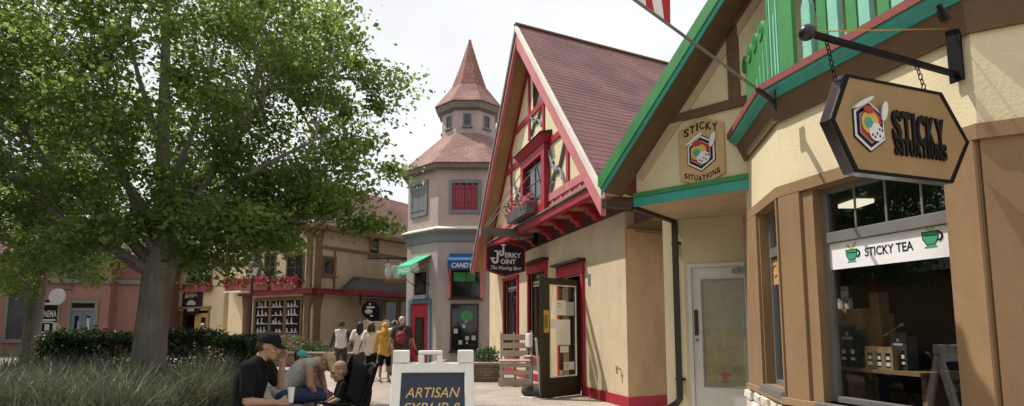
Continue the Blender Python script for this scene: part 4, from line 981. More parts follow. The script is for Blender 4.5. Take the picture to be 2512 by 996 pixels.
# ================================================================== octagonal tower
TC = lz(-2.0, 26.6); TR = 2.8
tw = thing('octagonal_tower', 'dusty pink octagonal shop tower with small lantern storey and pointed shingled spire', 'tower', TC, -YAW)
def octa(r, z=0.0): return [(r*math.sin(R(-22.5+45*i)), -r*math.cos(R(-22.5+45*i)), z) for i in range(8)]
def facet(i, r=TR+.004):
    p, q = octa(r)[i], octa(r)[(i+1) % 8]; Mw = Matrix.Translation(TC) @ Matrix.Rotation(-YAW, 4, 'Z')
    a, b = Mw @ V(p), Mw @ V(q); return frm(a.to_2d(), b.to_2d()), (b-a).length
FT, LT = facet(0); FTL, _ = facet(7); FTR, _ = facet(1)
Tm = lambda fr: (Matrix.Translation(TC) @ Matrix.Rotation(-YAW, 4, 'Z')).inverted() @ fr.M
zc1 = FT.z(1130, 561, .15); zc0 = FT.z(1130, 592, .0); ze = FT.z(1130, 408, .3); zeT = FT.z(1130, 398, .35)
fzw = lambda a, b, c, d: (FT.u(a), FT.u(b), FT.z((a+b)/2, d), FT.z((a+b)/2, c))
flw = lambda a, b, c, d: (FTL.u(a), FTL.u(b), FTL.z((a+b)/2, d), FTL.z((a+b)/2, c))
mb = MB(); mb.loft([octa(TR, 0), octa(TR, ze)]); mb.build('wall', 'pinkwall', tw)
mb = MB(); mb.loft([octa(TR+.004, 0), octa(TR+.004, zc0+.05)]); mb.build('lower_wall', 'lowpink', tw)
mb = MB(); mb.loft([octa(TR+.002, zc0), octa(TR+.06, zc0), octa(TR+.10, zc0+.28), octa(TR+.24, zc1-.1), octa(TR+.26, zc1-.03), octa(TR+.002, zc1-.03)]); mb.build('belt_cornice', 'slate', tw)
mb = MB(); mb.loft([octa(TR+.003, zc1-.029), octa(TR+.28, zc1-.029), octa(TR+.28, zc1+.02), octa(TR+.003, zc1+.14)]); mb.build('belt_cap', 'whitetrim', tw)
mb = MB(); mb.loft([octa(TR+.002, ze-.06), octa(TR+.30, ze-.02), octa(TR+.36, zeT-.02), octa(TR+.1, zeT-.015)]); mb.build('eave_fascia', 'greygreen', tw)
zcup = at(1157, 326, 25.45).z
CR = 1.30
mb = MB(); mb.loft([octa(TR+.42, zeT-.01), octa(TR+.42, zeT+.02), octa(CR-.05, zcup+.03)]); mb.build('skirt_roof', 'roof_tower', tw)
zce = at(1157, 262, 25.3).z
mb = MB(); mb.loft([octa(CR, zcup-.2), octa(CR, zce)]); mb.build('lantern_wall', 'pinkwall', tw)
mb = MB(); mb.loft([octa(CR, zce-.12), octa(CR+.22, zce-.04), octa(CR+.30, zce+.22), octa(CR, zce+.23)]); mb.build('lantern_eave', 'greygreen', tw)
zbr = at(1165, 214, 26.2).z; ztip = at(1168, 100, 26.6).z
mb = MB(); mb.loft([octa(CR+.36, zce+.225), octa(CR+.36, zce+.25), octa(.86, zbr)]); mb.build('spire_skirt', 'roof_tower', tw)
mb = MB(); mb.loft([octa(.87, zbr-.02), octa(.45, zbr+(ztip-zbr)*.48), octa(.05, ztip)]); mb.build('spire', 'roof_spire', tw)
mb = MB(); mb.lathe([(.07, ztip-.12), (.08, ztip), (.03, ztip+.06)], n=8); mb.build('finial', 'greygreen', tw)
for i, w in ((0, .26), (7, .26), (1, .26), (2, .26), (6, .26)):
    fr, l = facet(i, CR); window(tw, Tm(fr), l/2-w/2-.06, l/2+w/2+.06, zcup+.28, zce-.26, .06, .03, 'slate', 'darkglass', 2, 2, .02, name='window')
# front facet
def shutters(fr, rect, mat, frm_, n=7):
    f = MB(Tm(fr)); frame_rect(f, *rect, .13, -.07, -.001); fo = f.build('shuttered_window', frm_, tw, .006)
    u0_, u1_, z0_, z1_ = rect[0]+.13, rect[1]-.13, rect[2]+.13, rect[3]-.13
    for h_ in range(2):
        s = MB(Tm(fr)); a = u0_+(u1_-u0_)*h_/2+.01; b = u0_+(u1_-u0_)*(h_+1)/2-.01
        for j in range(4): w = (b-a)/4; s.box(a+w*j+.006, a+w*(j+1)-.006, -.045+.003*(j % 2), -.012, z0_, z1_-.08*(j % 2))
        s.box(a, b, -.062, -.046, z0_+.12, z0_+.2); s.box(a, b, -.062, -.046, z1_-.22, z1_-.14); s.build('shutter', mat, fo)
    s = MB(Tm(fr)); s.box(u0_, u1_, -.011, -.002, z0_, z1_); s.build('recess', 'inside', fo)
shutters(FT, fzw(1098, 1178, 442, 523), 'shutter', 'slate'); shutters(FTL, flw(1003, 1045, 448, 533), 'slate', 'slate')
wf1 = window(tw, Tm(FT), *fzw(1104, 1180, 660, 732), .07, .04, 'bronze', 'darkglass', 2, 1, .03)
for a, b in ((1096, 1104), (1177, 1187)):
    q = fzw(a, b, 640, 735); mb = MB(Tm(FT)); mb.box(q[0], q[1], -.05, -.002, q[2], q[3]); mb.build('side_board', 'pinkred', tw)
wf2 = window(tw, Tm(FT), *fzw(1105, 1174, 745, 862), .06, .05, 'bronze', 'darkglass', 1, 1)
mb = MB(Tm(FT)); rr = random.Random(5)
for i in range(7):
    a = 1112+rr.uniform(0, 48); b = rr.uniform(790, 850); w = rr.uniform(4, 10); q = fzw(a, a+w, b-w*1.2, b); mb.box(q[0], q[1], -.012, -.008, q[2], q[3])
mb.build('window_display', 'goods', wf2)
mb = MB(Tm(FT)); q = fzw(1130, 1160, 750, 775); mb.prism([((q[0]+q[1])/2+.25*math.cos(t), q[2]+.22*math.sin(t)) for t in np.linspace(0, 6.28, 14, endpoint=False)], -.012, -.007); mb.build('window_light', 'green', wf2); mb = MB(Tm(FT)); q = fzw(1112, 1165, 668, 690); mb.box(q[0], q[1], -.012, -.007, q[2], q[3]); mb.build('window_light', 'green', wf1)
window(tw, Tm(FTL), *flw(1013, 1050, 662, 730), .11, .05, 'slate', 'darkglass', 1, 1)
dq = flw(1004, 1058, 735, 893); mb = MB(Tm(FTL)); mb.box(dq[0], dq[0]+.16, -.07, -.001, 0, dq[3]-.16); mb.box(dq[1]-.16, dq[1], -.07, -.001, 0, dq[3]-.16); mb.box(dq[0], dq[1], -.07, -.001, dq[3]-.16, dq[3]); tdf = mb.build('door_frame', 'bluetrim', tw, .006)
mb = MB(Tm(FTL)); wall(mb, dq[0]+.165, dq[1]-.165, .05, dq[3]-.165, .04, [(dq[0]+.48, dq[1]-.42, .3, dq[3]-.75)], -.045); td = mb.build('door', 'deepred', tw, .006)
mb = MB(Tm(FTL)); mb.box(dq[0]+.45, dq[1]-.4, -.02, -.012, .28, dq[3]-.72); mb.build('door_pane', 'darkglass', td)
# awnings
def awning(fr, px0, px1, py0, py1, out, word, mat, drop=.38):
    a, b = fr.uz(px0, py0)[0], fr.uz(px1, py0)[0]; z1 = fr.z((px0+px1)/2, py0); z0 = fr.z((px0+px1)/2, py1, out)
    m = Tm(fr); mb = MB(m)
    P = [(-.004, z1), (-out, z0+drop), (-out, z0), (-out+.02, z0), (-out+.02, z0+drop-.012), (-.004, z1-.03)]
    mb.loft([[(a, y, z) for y, z in P], [(b, y, z) for y, z in P]]); o = mb.build('awning', mat, tw)
    t = MB(m); t.text(word, (a+b)/2, z0+drop*.45, (b-a)*.72, drop*.5, -out-.002, .004, .015, .12); t.build('lettering', 'letter', o)
    s = MB(m)
    for x in (a+.03, b-.03): s.tube([(x, -out+.03, z0+.1), (x, -.01, z0-.45)], .015, 6); s.tube([(x, -out+.03, z0+.1), (x, -.01, z1-.1)], .012, 6)
    s.build('awning_stay', 'black', o); return o
awning(FT, 1103, 1172, 622, 661, .75, 'CANDY', 'awn_blue'); awning(FTL, 1022, 1058, 627, 668, 1.0, 'SNACKS', 'awn_green', .36)

# ================================================================== yellow corner store and cafe
YC = lz((764-1256)/1450*25, 25)
angL = math.atan2((FWD*math.cos(R(-58))+RGT*math.sin(R(-58))).y*-1, (FWD*math.cos(R(-58))+RGT*math.sin(R(-58))).x*-1)
dR = FWD*math.cos(R(32))+RGT*math.sin(R(32)); dL = FWD*math.cos(R(-58))+RGT*math.sin(R(-58))
FYR = Fr(YC, math.atan2(dR.y, dR.x)); FYL = Fr(YC, angL)
ys = thing('corner_store', 'yellow half timbered corner store with brown posts, red string course and brown mansard roof', 'building', YC, 0)
Ym = lambda fr: Matrix.Translation(-YC) @ fr.M
UL = FYL.u(598); UR = 10.0
ztop = FYR.z(790, 556)
zband = FYR.z(770, 712); 
mb = MB(Ym(FYL)); mb.box(UL, -.001, 0, 6, 0, ztop); mb.build('wall', 'far_yellow', ys)
mb = MB(Ym(FYR)); mb.box(.001, UR, .001, 6, 0, ztop-.002); mb.build('wall', 'far_yellow', ys)
# string course
mb = MB(Ym(FYL)); mb.box(UL-.15, .30, -.30, -.002, zband-.14, zband+.05); mb.box(UL-.15, .32, -.34, -.002, zband+.051, zband+.09); mb.build('string_course', 'crimson', ys)
mb = MB(Ym(FYR)); mb.box(-.26, UR, -.30, -.002, zband-.141, zband+.049); mb.box(-.26, UR, -.34, -.002, zband+.05, zband+.089); mb.build('string_course', 'crimson', ys)
mb = MB(Ym(FYL)); mb.box(UL-.3, UL+1.0, -.9, -.345, zband-.02, zband+.06); mb.build('porch_slab', 'whitetrim', ys)
def post(m, u, z0, z1, w=.14, brk=True):
    mb = MB(m); mb.box(u-w, u+w, -.12, -.002, z0, z1)
    if brk: mb.prism([(u-w, z1-.7), (u-w-.14, z1-.1), (u-w-.14, z1), (u+w+.14, z1), (u+w+.14, z1-.1), (u+w, z1-.7)], -.11, -.003)
    mb.build('timber_post', 'dkbrown', ys)
post(Ym(FYL), -.22, 0, zband-.145); post(Ym(FYL), UL+.2, 0, zband-.145); post(Ym(FYR), .22, 0, zband-.145)
post(Ym(FYL), -.2, zband+.09, ztop); post(Ym(FYR), .2, zband+.09, ztop)
zmid = FYR.z(870, 617)
mb = MB(Ym(FYR)); mb.box(.35, UR, -.05, -.002, zmid-.07, zmid+.07); mb.box(FYR.u(815)-.05, FYR.u(815)+.05, -.045, -.003, zband+.09, zmid-.07); mb.build('timber_beam', 'dkbrown', ys)
mb = MB(Ym(FYL)); zL = FYL.z(700, 605); mb.box(UL, -.35, -.05, -.002, zL-.05, zL+.05); mb.build('timber_beam', 'dkbrown', ys)
ry = lambda fr, a, b, c, d: (fr.u(a), fr.u(b), fr.z((a+b)/2, d), fr.z((a+b)/2, c))
window(ys, Ym(FYR), *ry(FYR, 785, 819, 628, 676), .09, .04, 'dkbrown', 'darkglass', 1, 1)
window(ys, Ym(FYR), *ry(FYR, 900, 924, 570, 629), .09, .04, 'dkbrown', 'darkglass', 1, 1)
for a, b in ((697, 742), (642, 672), (604, 634)): window(ys, Ym(FYL), *ry(FYL, a, b, 622, 690), .10, .04, 'dkbrown', 'darkglass', 2, 2, .03)
window(ys, Ym(FYL), *ry(FYL, 680, 706, 552, 598), .10, .04, 'dkbrown', 'darkglass', 1, 1)
# display window with shelves of goods
dwr = ry(FYL, 622, 742, 730, 826)
dw = window(ys, Ym(FYL), *dwr, .14, .06, 'dkbrown', 'darkglass', 3, 1, .18, name='display_window')
u0_, u1_, z0_, z1_ = dwr
mb = MB(Ym(FYL)); gd_ = MB(Ym(FYL)); rr = random.Random(9)
for k in range(3):
    a = u0_+.2+(u1_-u0_-.3)*k/3; b = a+(u1_-u0_-.3)/3-.2
    for j in range(4):
        z = z0_+.2+(z1_-z0_-.25)*j/4; mb.box(a, b, -.03, -.008, z-.02, z+.015)
        for q in range(3):
            if rr.random() < .2: continue
            x = a+.05+(b-a-.1)*(q+rr.uniform(.1, .5))/3; h = rr.uniform(.14, .30); gd_.prism([(x, z+.02), (x+.13, z+.02), (x+.13, z+.06), (x+.07, z+.10), (x+.07, z+h), (x, z+h)], -.028, -.009)
mb.build('shelf', 'letgrey', dw); gd_.build('boots', 'goods', dw)
# shop front on the right face
mb = MB(Ym(FYR)); a = FYR.u(826); e = UR; zt_ = FYR.z(880, 679); 
mb.loft([[(a+.1, -1.0, zband+.10), (e, -1.0, zband+.10), (e, -.002, zband+.10), (a+.1, -.002, zband+.10)], [(a+.9, -.45, zt_-.1), (e, -.45, zt_-.1), (e, -.002, zt_), (a+.9, -.002, zt_)]]); mb.build('canopy_roof', 'roof_dark', ys)
mb = MB(Ym(FYR)); mb.box(a-.0, e, -1.05, -.301, zband-.15, zband+.095); mb.build('canopy_fascia', 'crimson', ys)
for x0, x1 in ((898, 938), (941, 976), (979, 1012)):
    window(ys, Ym(FYR), *ry(FYR, x0, x1, 737, 812), .10, .05, 'brown', 'darkglass', 1, 1)
# mansard roof
def roofring(fr_pts, z): return [(p[0], p[1], z) for p in fr_pts]
c00 = FYL.M @ V((UL-.3, -.45, 0)); c10 = FYL.M @ V((.45, -.45, 0)); c11 = FYR.M @ V((UR, -.45, 0)); c01 = c00+(c11-c10)
i00 = FYL.M @ V((UL+1.5, 1.2, 0)); i10 = FYR.M @ V((1.3, 1.2, 0)); i11 = FYR.M @ V((UR-2.5, 1.2, 0)); i01 = i00+(i11-i10)
zrT = at(940, 484, 30).z
mb = MB(Matrix.Translation(-YC)); Q0 = [c00, c10, c11, c01]; Q1 = [i00, i10, i11, i01]
mb.loft([[(p.x, p.y, ztop) for p in Q0], [(p.x, p.y, ztop+.06) for p in Q0], [(p.x, p.y, zrT) for p in Q1]]); mb.build('mansard_roof', 'roof_brown', ys)
mb = MB(Matrix.Translation(-YC)); mb.loft([[(p.x, p.y, ztop-.16) for p in Q0], [(p.x, p.y, ztop-.002) for p in Q0]]); mb.build('eave_board', 'dkbrown', ys)
for a, b, fl in ((566, 616, 'first'), (611, 673, 'second'), (679, 740, 'third')):
    flower_box(FYL, a, b, 676, 713, {'first': 'red flower box on the corner store directly behind the street lamp', 'second': 'red flower box with a grassy tuft on the red ledge of the corner store', 'third': 'red flower box next to the brown corner post above the red ledge'}[fl], 'fl_red', 'maroon', 380, .35, .05, k=1.5)
mb_t = [o for o in bpy.data.objects if o.get('label', '').startswith('red flower box with a grassy')][0]
gp = []
for i in range(60):
    b = V((random.uniform(-.3, .3), -.15, .35)); d_ = V((random.gauss(0, .25), random.gauss(0, .2), 1)); l_ = random.uniform(.3, .6); s_ = V((.012, .004, 0)); gp += [b-s_, b+s_, b+d_*l_+s_*.2, b+d_*l_-s_*.2]
raw_mesh('grass_tuft', np.array([tuple(p) for p in gp]), 4, 'shrub', mb_t)
flower_box(FYL, 690, 746, 822, 846, 'red planter box of pink red flowers under the display window of boots', 'fl_pink', 'maroon', 420, .35, .25, k=1.4)
# cafe
FC = Fr(FYL.M @ V((UL, .9, 0)), angL)
cf = thing('cafe', 'plain yellow stucco cafe with an ochre door left of the corner store', 'building', FC.o, FC.a)
ce = FC.u(546); cl = FC.u(300); cz1 = FC.z(520, 640)
ddr = (FC.u(428), FC.u(511), 0.0, FC.z(470, 762))
mb = MB(); wall(mb, cl, ce, 0, cz1, .3, [ddr]); mb.box(ce, UL*0+.3, 1.3, 5, 0, cz1); mb.box(ce-.3, ce-.002, .301, 1.3, 0, cz1); mb.build('wall', 'far_yellow', cf)
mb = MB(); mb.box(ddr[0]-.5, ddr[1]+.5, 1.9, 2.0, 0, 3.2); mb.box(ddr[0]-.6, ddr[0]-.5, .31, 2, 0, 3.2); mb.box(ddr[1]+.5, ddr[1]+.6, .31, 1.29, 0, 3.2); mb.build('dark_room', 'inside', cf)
mb = MB(); a = FC.u(472); mb.box(a, ddr[1]-.12, .1, .16, .05, ddr[3]-.14); cd = mb.build('door', 'orange', cf, .006)
mb = MB(); q = FC.uz(494, 795); mb.box(q[0]-.22, q[0]+.2, .09, .099, q[1]-.3, q[1]+.35); mb.build('door_pane', 'darkglass', cd)
mb = MB(); mb.box(ddr[0]-.1, ddr[0]-.001, -.05, .1, 0, ddr[3]+.1); mb.box(ddr[1]+.001, ddr[1]+.1, -.05, .1, 0, ddr[3]+.1); mb.box(ddr[0]-.2, ddr[1]+.2, -.12, .1, ddr[3]+.101, ddr[3]+.2); mb.box(ddr[0], FC.u(440), .11, .15, 0, ddr[3]); mb.build('door_frame', 'brown', cf)
window(cf, Matrix.Identity(4), FC.u(452), FC.u(515), FC.z(480, 700), FC.z(480, 655), .1, .04, 'dkbrown', 'darkglass', 2, 1)
mb = MB(); z = FC.z(500, 704); mb.box(cl, ce, -.02, -.002, z-.03, z+.03); mb.build('belt_line', 'tan', cf)
mb = MB(); mb.loft([[(cl, -.5, cz1-.05), (2.0, -.5, cz1-.05), (2.0, 6, cz1-.05), (cl, 6, cz1-.05)], [(cl, -.5, cz1+.08), (2.0, -.5, cz1+.08), (2.0, 6, cz1+.08), (cl, 6, cz1+.08)], [(cl, 2.6, cz1+2.6), (2.0, 2.6, cz1+2.6), (2.0, 3, cz1+2.6), (cl, 3, cz1+2.6)]]); mb.build('roof', 'roof_brown', cf)
flower_box(FC, 453, 522, 692, 717, 'dark red window box of flowers over the black octagonal cafe sign', 'fl_red', 'maroon', 360, .35, .05, k=1.5)
ct = FC.uz(474, 738); rr_ = (FC.u(498)-FC.u(451))/2
cs = thing('cafe_sign', 'black octagonal cafe sign with grey script above the ochre door', 'sign', FC.M @ V((ct[0], -.02, ct[1])), FC.a)
mb = MB(); mb.prism([(rr_*x, rr_*z*.86) for x, z in ((-1, .45), (-.5, .95), (.5, .95), (1, .45), (1, -.45), (.5, -.95), (-.5, -.95), (-1, -.45))], -.08, 0); b = mb.build('sign_board', 'blackgloss', cs, .01)
mb = MB()
P = [(-.62, .18), (-.5, .5), (-.36, .2), (-.2, .45), (-.08, .2), (.1, .5), (.2, .22), (.4, .42), (.6, .25)]
mb.tube([(rr_*x, -.085, rr_*z) for x, z in P], rr_*.06, 6)
mb.prism([(rr_*x, rr_*z) for x, z in ((-.5, -.25), (-.35, -.02), (.1, .06), (.45, -.1), (.45, -.25))], -.095, -.081); mb.box(-rr_*.35, rr_*.35, -.09, -.081, -rr_*.62, -rr_*.42); mb.build('sign_script', 'letgrey', b)
# carved figure sign and round hanging sign by the corner store canopy
cp = at(968, 668, 26.0)
cg = thing('carved_sign', 'carved wooden sign of pale shapes on an iron bar above the dark canopy', 'sign', cp, -YAW)
mb = MB(); mb.tube([(-1.25, 0, .62), (.85, 0, .60)], .03, 6); 
for i in range(14): mb.ball((-.9+.12*i, 0, .63), (.05, .05, .035), 6)
mb.build('iron_bar', 'black', cg)
mb = MB(); mb.box(-.42, .5, -.06, .06, -.50, -.33); mb.build('sign_base', 'dkbrown', cg, .01)
mb = MB(); 
for x, z, a, b in ((-.28, .0, .16, .32), (-.3, .3, .13, .12), (.0, .1, .2, .22), (.12, -.15, .2, .2), (.3, .1, .16, .3), (.32, .36, .12, .1)): mb.ball((x, 0, z), (a, .07, b), 10)
mb.build('carved_shapes', 'letgrey', cg)
mb = MB(); mb.tube([(-.3, 0, .4), (-.3, 0, .6)], .02, 5); mb.tube([(.32, 0, .42), (.32, 0, .6)], .02, 5); mb.build('hanger', 'black', cg)
hp_ = at(908, 760, 25.2)
hs = thing('round_sign', 'round dark hanging sign with pale relief on a scrolled bracket by the shop front', 'sign', hp_, -YAW)
mb = MB(); mb.lathe([(.001, -.05), (.34, -.05), (.38, 0), (.34, .05), (.001, .05)], n=20); mb.v = [tuple(Matrix.Rotation(R(90), 4, 'X') @ V(p)) for p in mb.v]; b = mb.build('sign_disc', 'black', hs)
mb = MB(); mb.ball((-.05, -.05, -.08), (.17, .03, .1), 10); mb.ball((.02, -.05, .1), (.2, .025, .05), 10); mb.ball((.0, -.05, .24), (.05, .04, .05), 8); mb.ball((.08, -.05, -.26), (.08, .03, .05), 8); mb.build('relief', 'letgrey', b)
mb = MB(); mb.tube([(-.42, 0, .46), (.4, 0, .46)], .02, 6); mb.box(-.46, -.40, -.04, .04, .2, .72); mb.tube([(-.15, 0, .46), (-.15, 0, .33)], .01, 5); mb.tube([(.15, 0, .46), (.15, 0, .33)], .01, 5); mb.build('bracket', 'black', hs)

# ================================================================== rose building far left
FP = Fr(lz(-22.0, 30), -YAW+R(6)); 
pk = thing('rose_building', 'rose pink stucco building with grey green trim behind the left trees', 'building', FP.o, FP.a)
pa, pb_ = FP.u(-330), FP.u(264); pz = FP.z(200, 690)
pr = lambda a, b, c, d: (FP.u(a), FP.u(b), FP.z((a+b)/2, d), FP.z((a+b)/2, c))
mb = MB(); mb.box(pa, pb_, 0, 8, 0, FP.z(200, 632)); mb.build('wall', 'rose', pk)
mb = MB(); mb.box(pb_+.001, pb_+2.6, .6, 8, 0, FP.z(300, 640)); mb.build('side_wall', 'rose', pk)
mb = MB(); mb.box(pa, pb_+.1, -.15, -.002, pz-.1, pz+.12); mb.box(pb_+.101, pb_+2.6, .45, .598, pz-.1, pz+.12); mb.build('cornice', 'greygreen', pk)
mb = MB(); mb.box(pa, pb_, -.05, -.002, 0, .35); mb.build('plinth', 'greygreen', pk)
mb = MB(); zt_ = FP.z(200, 632); mb.loft([[(pa, -.4, zt_), (pb_+2.9, -.4, zt_), (pb_+2.9, 8, zt_), (pa, 8, zt_)], [(pa, -.4, zt_+.1), (pb_+2.9, -.4, zt_+.1), (pb_+2.9, 8, zt_+.1), (pa, 8, zt_+.1)], [(pa+1, 1.6, zt_+2.4), (pb_+1, 1.6, zt_+2.4), (pb_+1, 5, zt_+2.4), (pa+1, 5, zt_+2.4)]]); mb.build('roof', 'roof_red', pk)
window(pk, Matrix.Identity(4), *pr(52, 100, 640, 692), .1, .04, 'greygreen', 'darkglass', 2, 1); window(pk, Matrix.Identity(4), *pr(150, 200, 640, 690), .1, .04, 'greygreen', 'darkglass', 2, 1)
window(pk, Matrix.Identity(4), *pr(10, 74, 690, 838), .12, .05, 'greygreen', 'greypane', 1, 1, name='shop_window')
q = pr(86, 146, 730, 838); w_ = window(pk, Matrix.Identity(4), *q, .12, .05, 'greygreen', 'darkglass', 1, 1, name='shop_window')
mb = MB(); z = lambda y: FP.z(115, y)
mb.text('CINEMA', (q[0]+q[1])/2, z(770), (q[1]-q[0])*.72, .34, -.03, .006, .02); mb.box(q[0]+.2, q[1]-.2, -.03, -.008, z(748), z(742)); mb.box(q[0]+.2, q[1]-.2, -.03, -.008, z(787), z(783)); mb.build('lettering', 'letgrey', w_)
mb = MB()
cxm = (q[0]+q[1])/2
P = [((cxm+.62*math.cos(t)), z(803)+.26*math.sin(t)) for t in np.linspace(0, 6.283, 25)]
mb.tube([(x, -.03, zz) for x, zz in P], .035, 5)
for k in (-1, 0, 1): mb.box(cxm+k*.38-.11, cxm+k*.38+.11, -.03, -.008, z(803)-.16, z(803)+.16)
mb.build('oval_emblem', 'letgrey', w_)
mb = MB(); mb.box(q[0]+.1, q[1]-.1, -.04, -.007, z(836), z(818)); mb.build('lower_panel', 'greygreen', w_)
q = pr(164, 240, 735, 872); mb = MB(); mb.box(q[0], q[0]+.18, -.08, -.002, 0, q[3]-.18); mb.box(q[1]-.18, q[1], -.08, -.002, 0, q[3]-.18); mb.box(q[0], q[1], -.08, -.002, q[3]-.18, q[3]); zt2 = FP.z(200, 758); mb.box(q[0]+.18, q[1]-.18, -.07, -.002, zt2-.12, zt2+.05); mb.build('door_frame', 'greygreen', pk)
mb = MB(); mb.box(q[0]+.18, q[1]-.18, -.02, -.003, zt2+.05, q[3]-.18); mb.build('transom', 'darkglass', pk)
for k in range(2):
    a = q[0]+.19+(q[1]-q[0]-.38)*k/2+.01; b = a+(q[1]-q[0]-.38)/2-.02; mb = MB(); wall(mb, a, b, .03, zt2-.13, .04, [(a+.16, b-.16, .5, zt2-.35)], -.05); d_ = mb.build('door', 'bluetrim', pk)
    mb = MB(); mb.box(a+.14, b-.14, -.028, -.02, .48, zt2-.33); mb.build('door_pane', 'darkglass', d_)
    mb = MB()
    if k: mb.box(a+.2, (a+b)/2-.02, -.034, -.029, .9, zt2-.45); mb.box((a+b)/2+.02, b-.2, -.034, -.029, .9, zt2-.45)
    else: mb.box(a+.35, b-.2, -.034, -.029, 1.35, 1.75); mb.box(a+.2, b-.35, -.034, -.029, .75, 1.1)
    mb.build('paper_notice', 'paper', d_)
# round white sign on the rose wall
rs = at(141, 728, 29.0); rt = thing('round_white_sign', 'round white disc sign projecting from the rose building', 'sign', rs, -YAW)
mb = MB(); mb.lathe([(.001, -.04), (.40, -.04), (.40, .04), (.001, .04)], n=24); mb.v = [tuple(Matrix.Rotation(R(90), 4, 'X') @ V(p)) for p in mb.v]; b = mb.build('disc', 'letgrey', rt)
mb = MB(); mb.tube([(0, 0, .38), (0, 1.2, .38)], .02, 6); mb.build('bracket', 'black', rt)
# ================================================================== street furniture
# sandwich board
AP = lz((1065-1256)/1450*5.6, 5.6)
ab = thing('sandwich_board', 'white plastic sandwich board with dark blue panel lettered in yellow, standing on the pavers', 'sign', (AP.x, AP.y, 0), -YAW+R(4))
HW, HT, SP = .375, 1.16, .27
def leaf_m(s): return Matrix.Rotation(math.atan2(SP, HT)*s, 4, 'X')
def side_panel(s):
    m = Matrix.Translation((0, s*SP, 0)) @ Matrix.Rotation(math.atan2(SP, HT)*-s*-1*(1) if False else math.atan2(SP, HT)*s, 4, 'X')
    y0, y1 = (-.03, .03)
    f = MB(m); h = HT*1.02; b = .075
    f.prism([(-HW-.035, 0), (-HW-.035+.10, 0), (-HW+.085, h), (-HW, h)], y0, y1); f.prism([(HW+.035, 0), (HW+.035-.10, 0), (HW-.085, h), (HW, h)], y0, y1)
    f.box(-HW+.08, HW-.08, y0+.004, y1-.004, h-.09, h-.001); f.box(-HW+.05, HW-.05, y0+.004, y1-.004, .12, .2)
    fo = f.build('frame', 'white', ab, .008)
    c = MB(m); c.prism([(-HW+.04, .19), (HW-.04, .19), (HW-.078, h-.085), (-HW+.078, h-.085)], -.006, .008); po = c.build('panel', 'navy', ab)
    return m, po
mF, pF = side_panel(-1); mK, pK = side_panel(1)
for x0, x1 in ((-HW, -HW+.15), (HW-.15, HW)): mb = MB(); mb.box(x0, x1, -.045, .045, HT-.0, HT+.115); mb.build('hinge_block', 'white', ab, .012)
mb = MB(); hx_ = -.03
for x in (-.085, .085): mb.box(hx_+x-.028, hx_+x+.028, -.03, .03, HT-.03, HT+.075)
mb.box(hx_-.113, hx_+.113, -.03, .03, HT+.076, HT+.112); mb.build('handle', 'white', ab, .012)
mb = MB(mF)
mb.text('ARTISAN', .0, .912, .50, .092, -.0065, .003, .003, .25); mb.text('SYRUP &', .0, .775, .53, .092, -.0065, .003, .003, .25)
mb.build('lettering', 'chalk', pF)
# pallet chair
BC = V((4.30, 14.75, 0))
bc = thing('pallet_chair', 'weathered wooden pallet chair standing against the red framed shop window', 'chair', BC, R(-14))
for z0, y in ((.30, 0),): pass
def slat(name, x0, x1, y0, y1, z0, z1, tilt=0): mb = MB(); mb.box(x0, x1, y0, y1, z0, z1); return mb
mb = MB()
for k in range(4): mb.box(-.40, .40, -.42+k*.19, -.27+k*.19, .60, .635)
mb.build('seat', 'pallet', bc, .005)
bk = MB(Matrix.Translation((0, .30, .62)) @ Matrix.Rotation(R(-12), 4, 'X'))
for z in (.09, .30, .52): bk.box(-.37, .37, -.03, 0, z, z+.15)
bk.build('backrest', 'pallet', bc, .005)
for x in (-.34, 0, .34):
    mb = MB(); mb.bar((x, .31, .3), (x, .46, 1.33), .05, .09, (0, 1, 0)); mb.build('back_post', 'pallet', bc, .004)
for x in (-.34, 0, .34):
    mb = MB(); mb.bar((x, -.40, 0), (x, -.36, .6), .06, .09, (0, 1, 0)); mb.build('leg', 'pallet', bc, .004)
for x in (-.34, .34):
    mb = MB(); mb.bar((x, .30, 0), (x, .32, .6), .06, .09, (0, 1, 0)); mb.build('leg', 'pallet', bc, .004)
mb = MB(); mb.box(-.43, .43, -.475, -.446, .02, .20); mb.box(-.40, .40, -.47, -.445, .47, .58); mb.box(-.40, .40, -.47, -.445, .29, .40); mb.build('front_slat', 'pallet', bc, .005)
# sanitiser stand
sp = ground(1304, 974)
ss = thing('sanitizer_stand', 'grey metal hand sanitizer stand with white dispenser and weighted bag beside the open door', 'stand', sp, R(-60))
mb = MB(); mb.box(-.035, .035, -.015, .015, .02, 1.40); mb.build('post', 'alum', ss, .004)
mb = MB(); mb.box(-.19, .19, -.19, .19, .0, .02); mb.build('base_plate', 'white', ss, .004)
mb = MB(); mb.box(-.065, .065, -.135, -.016, 1.05, 1.35); mb.build('dispenser', 'white', ss, .03)
mb = MB(); mb.box(-.09, .09, -.16, -.016, .86, .875); mb.build('drip_tray', 'white', ss, .003)
mb = MB(); mb.ball((-.08, -.02, .12), (.17, .14, .13), 12); mb.ball((.12, .04, .11), (.16, .13, .11), 12); mb.ball((.0, -.06, .2), (.10, .09, .09), 10); soft(mb, 'sandbag', 'charcoal', ss, .02, 3)
# slim white sign frame leaning by the door
wp = ground(1327, 977)
wq = thing('white_easel', 'slim white easel frame standing edge-on beside the brown door', 'easel', wp, R(71))
mb = MB(); mb.bar((0, .0, 0), (0, .10, 1.24), .03, .045, (0, 1, 0)); mb.build('leg', 'white', wq, .004)
mb = MB(); mb.bar((.4, .0, 0), (.4, .10, 1.24), .03, .045, (0, 1, 0)); mb.build('leg', 'white', wq, .004)
mb = MB(); mb.bar((0, .11, 1.22), (.4, .11, 1.22), .03, .04); mb.bar((0, .03, .3), (.4, .03, .3), .03, .04); mb.build('crossbar', 'white', wq, .004)
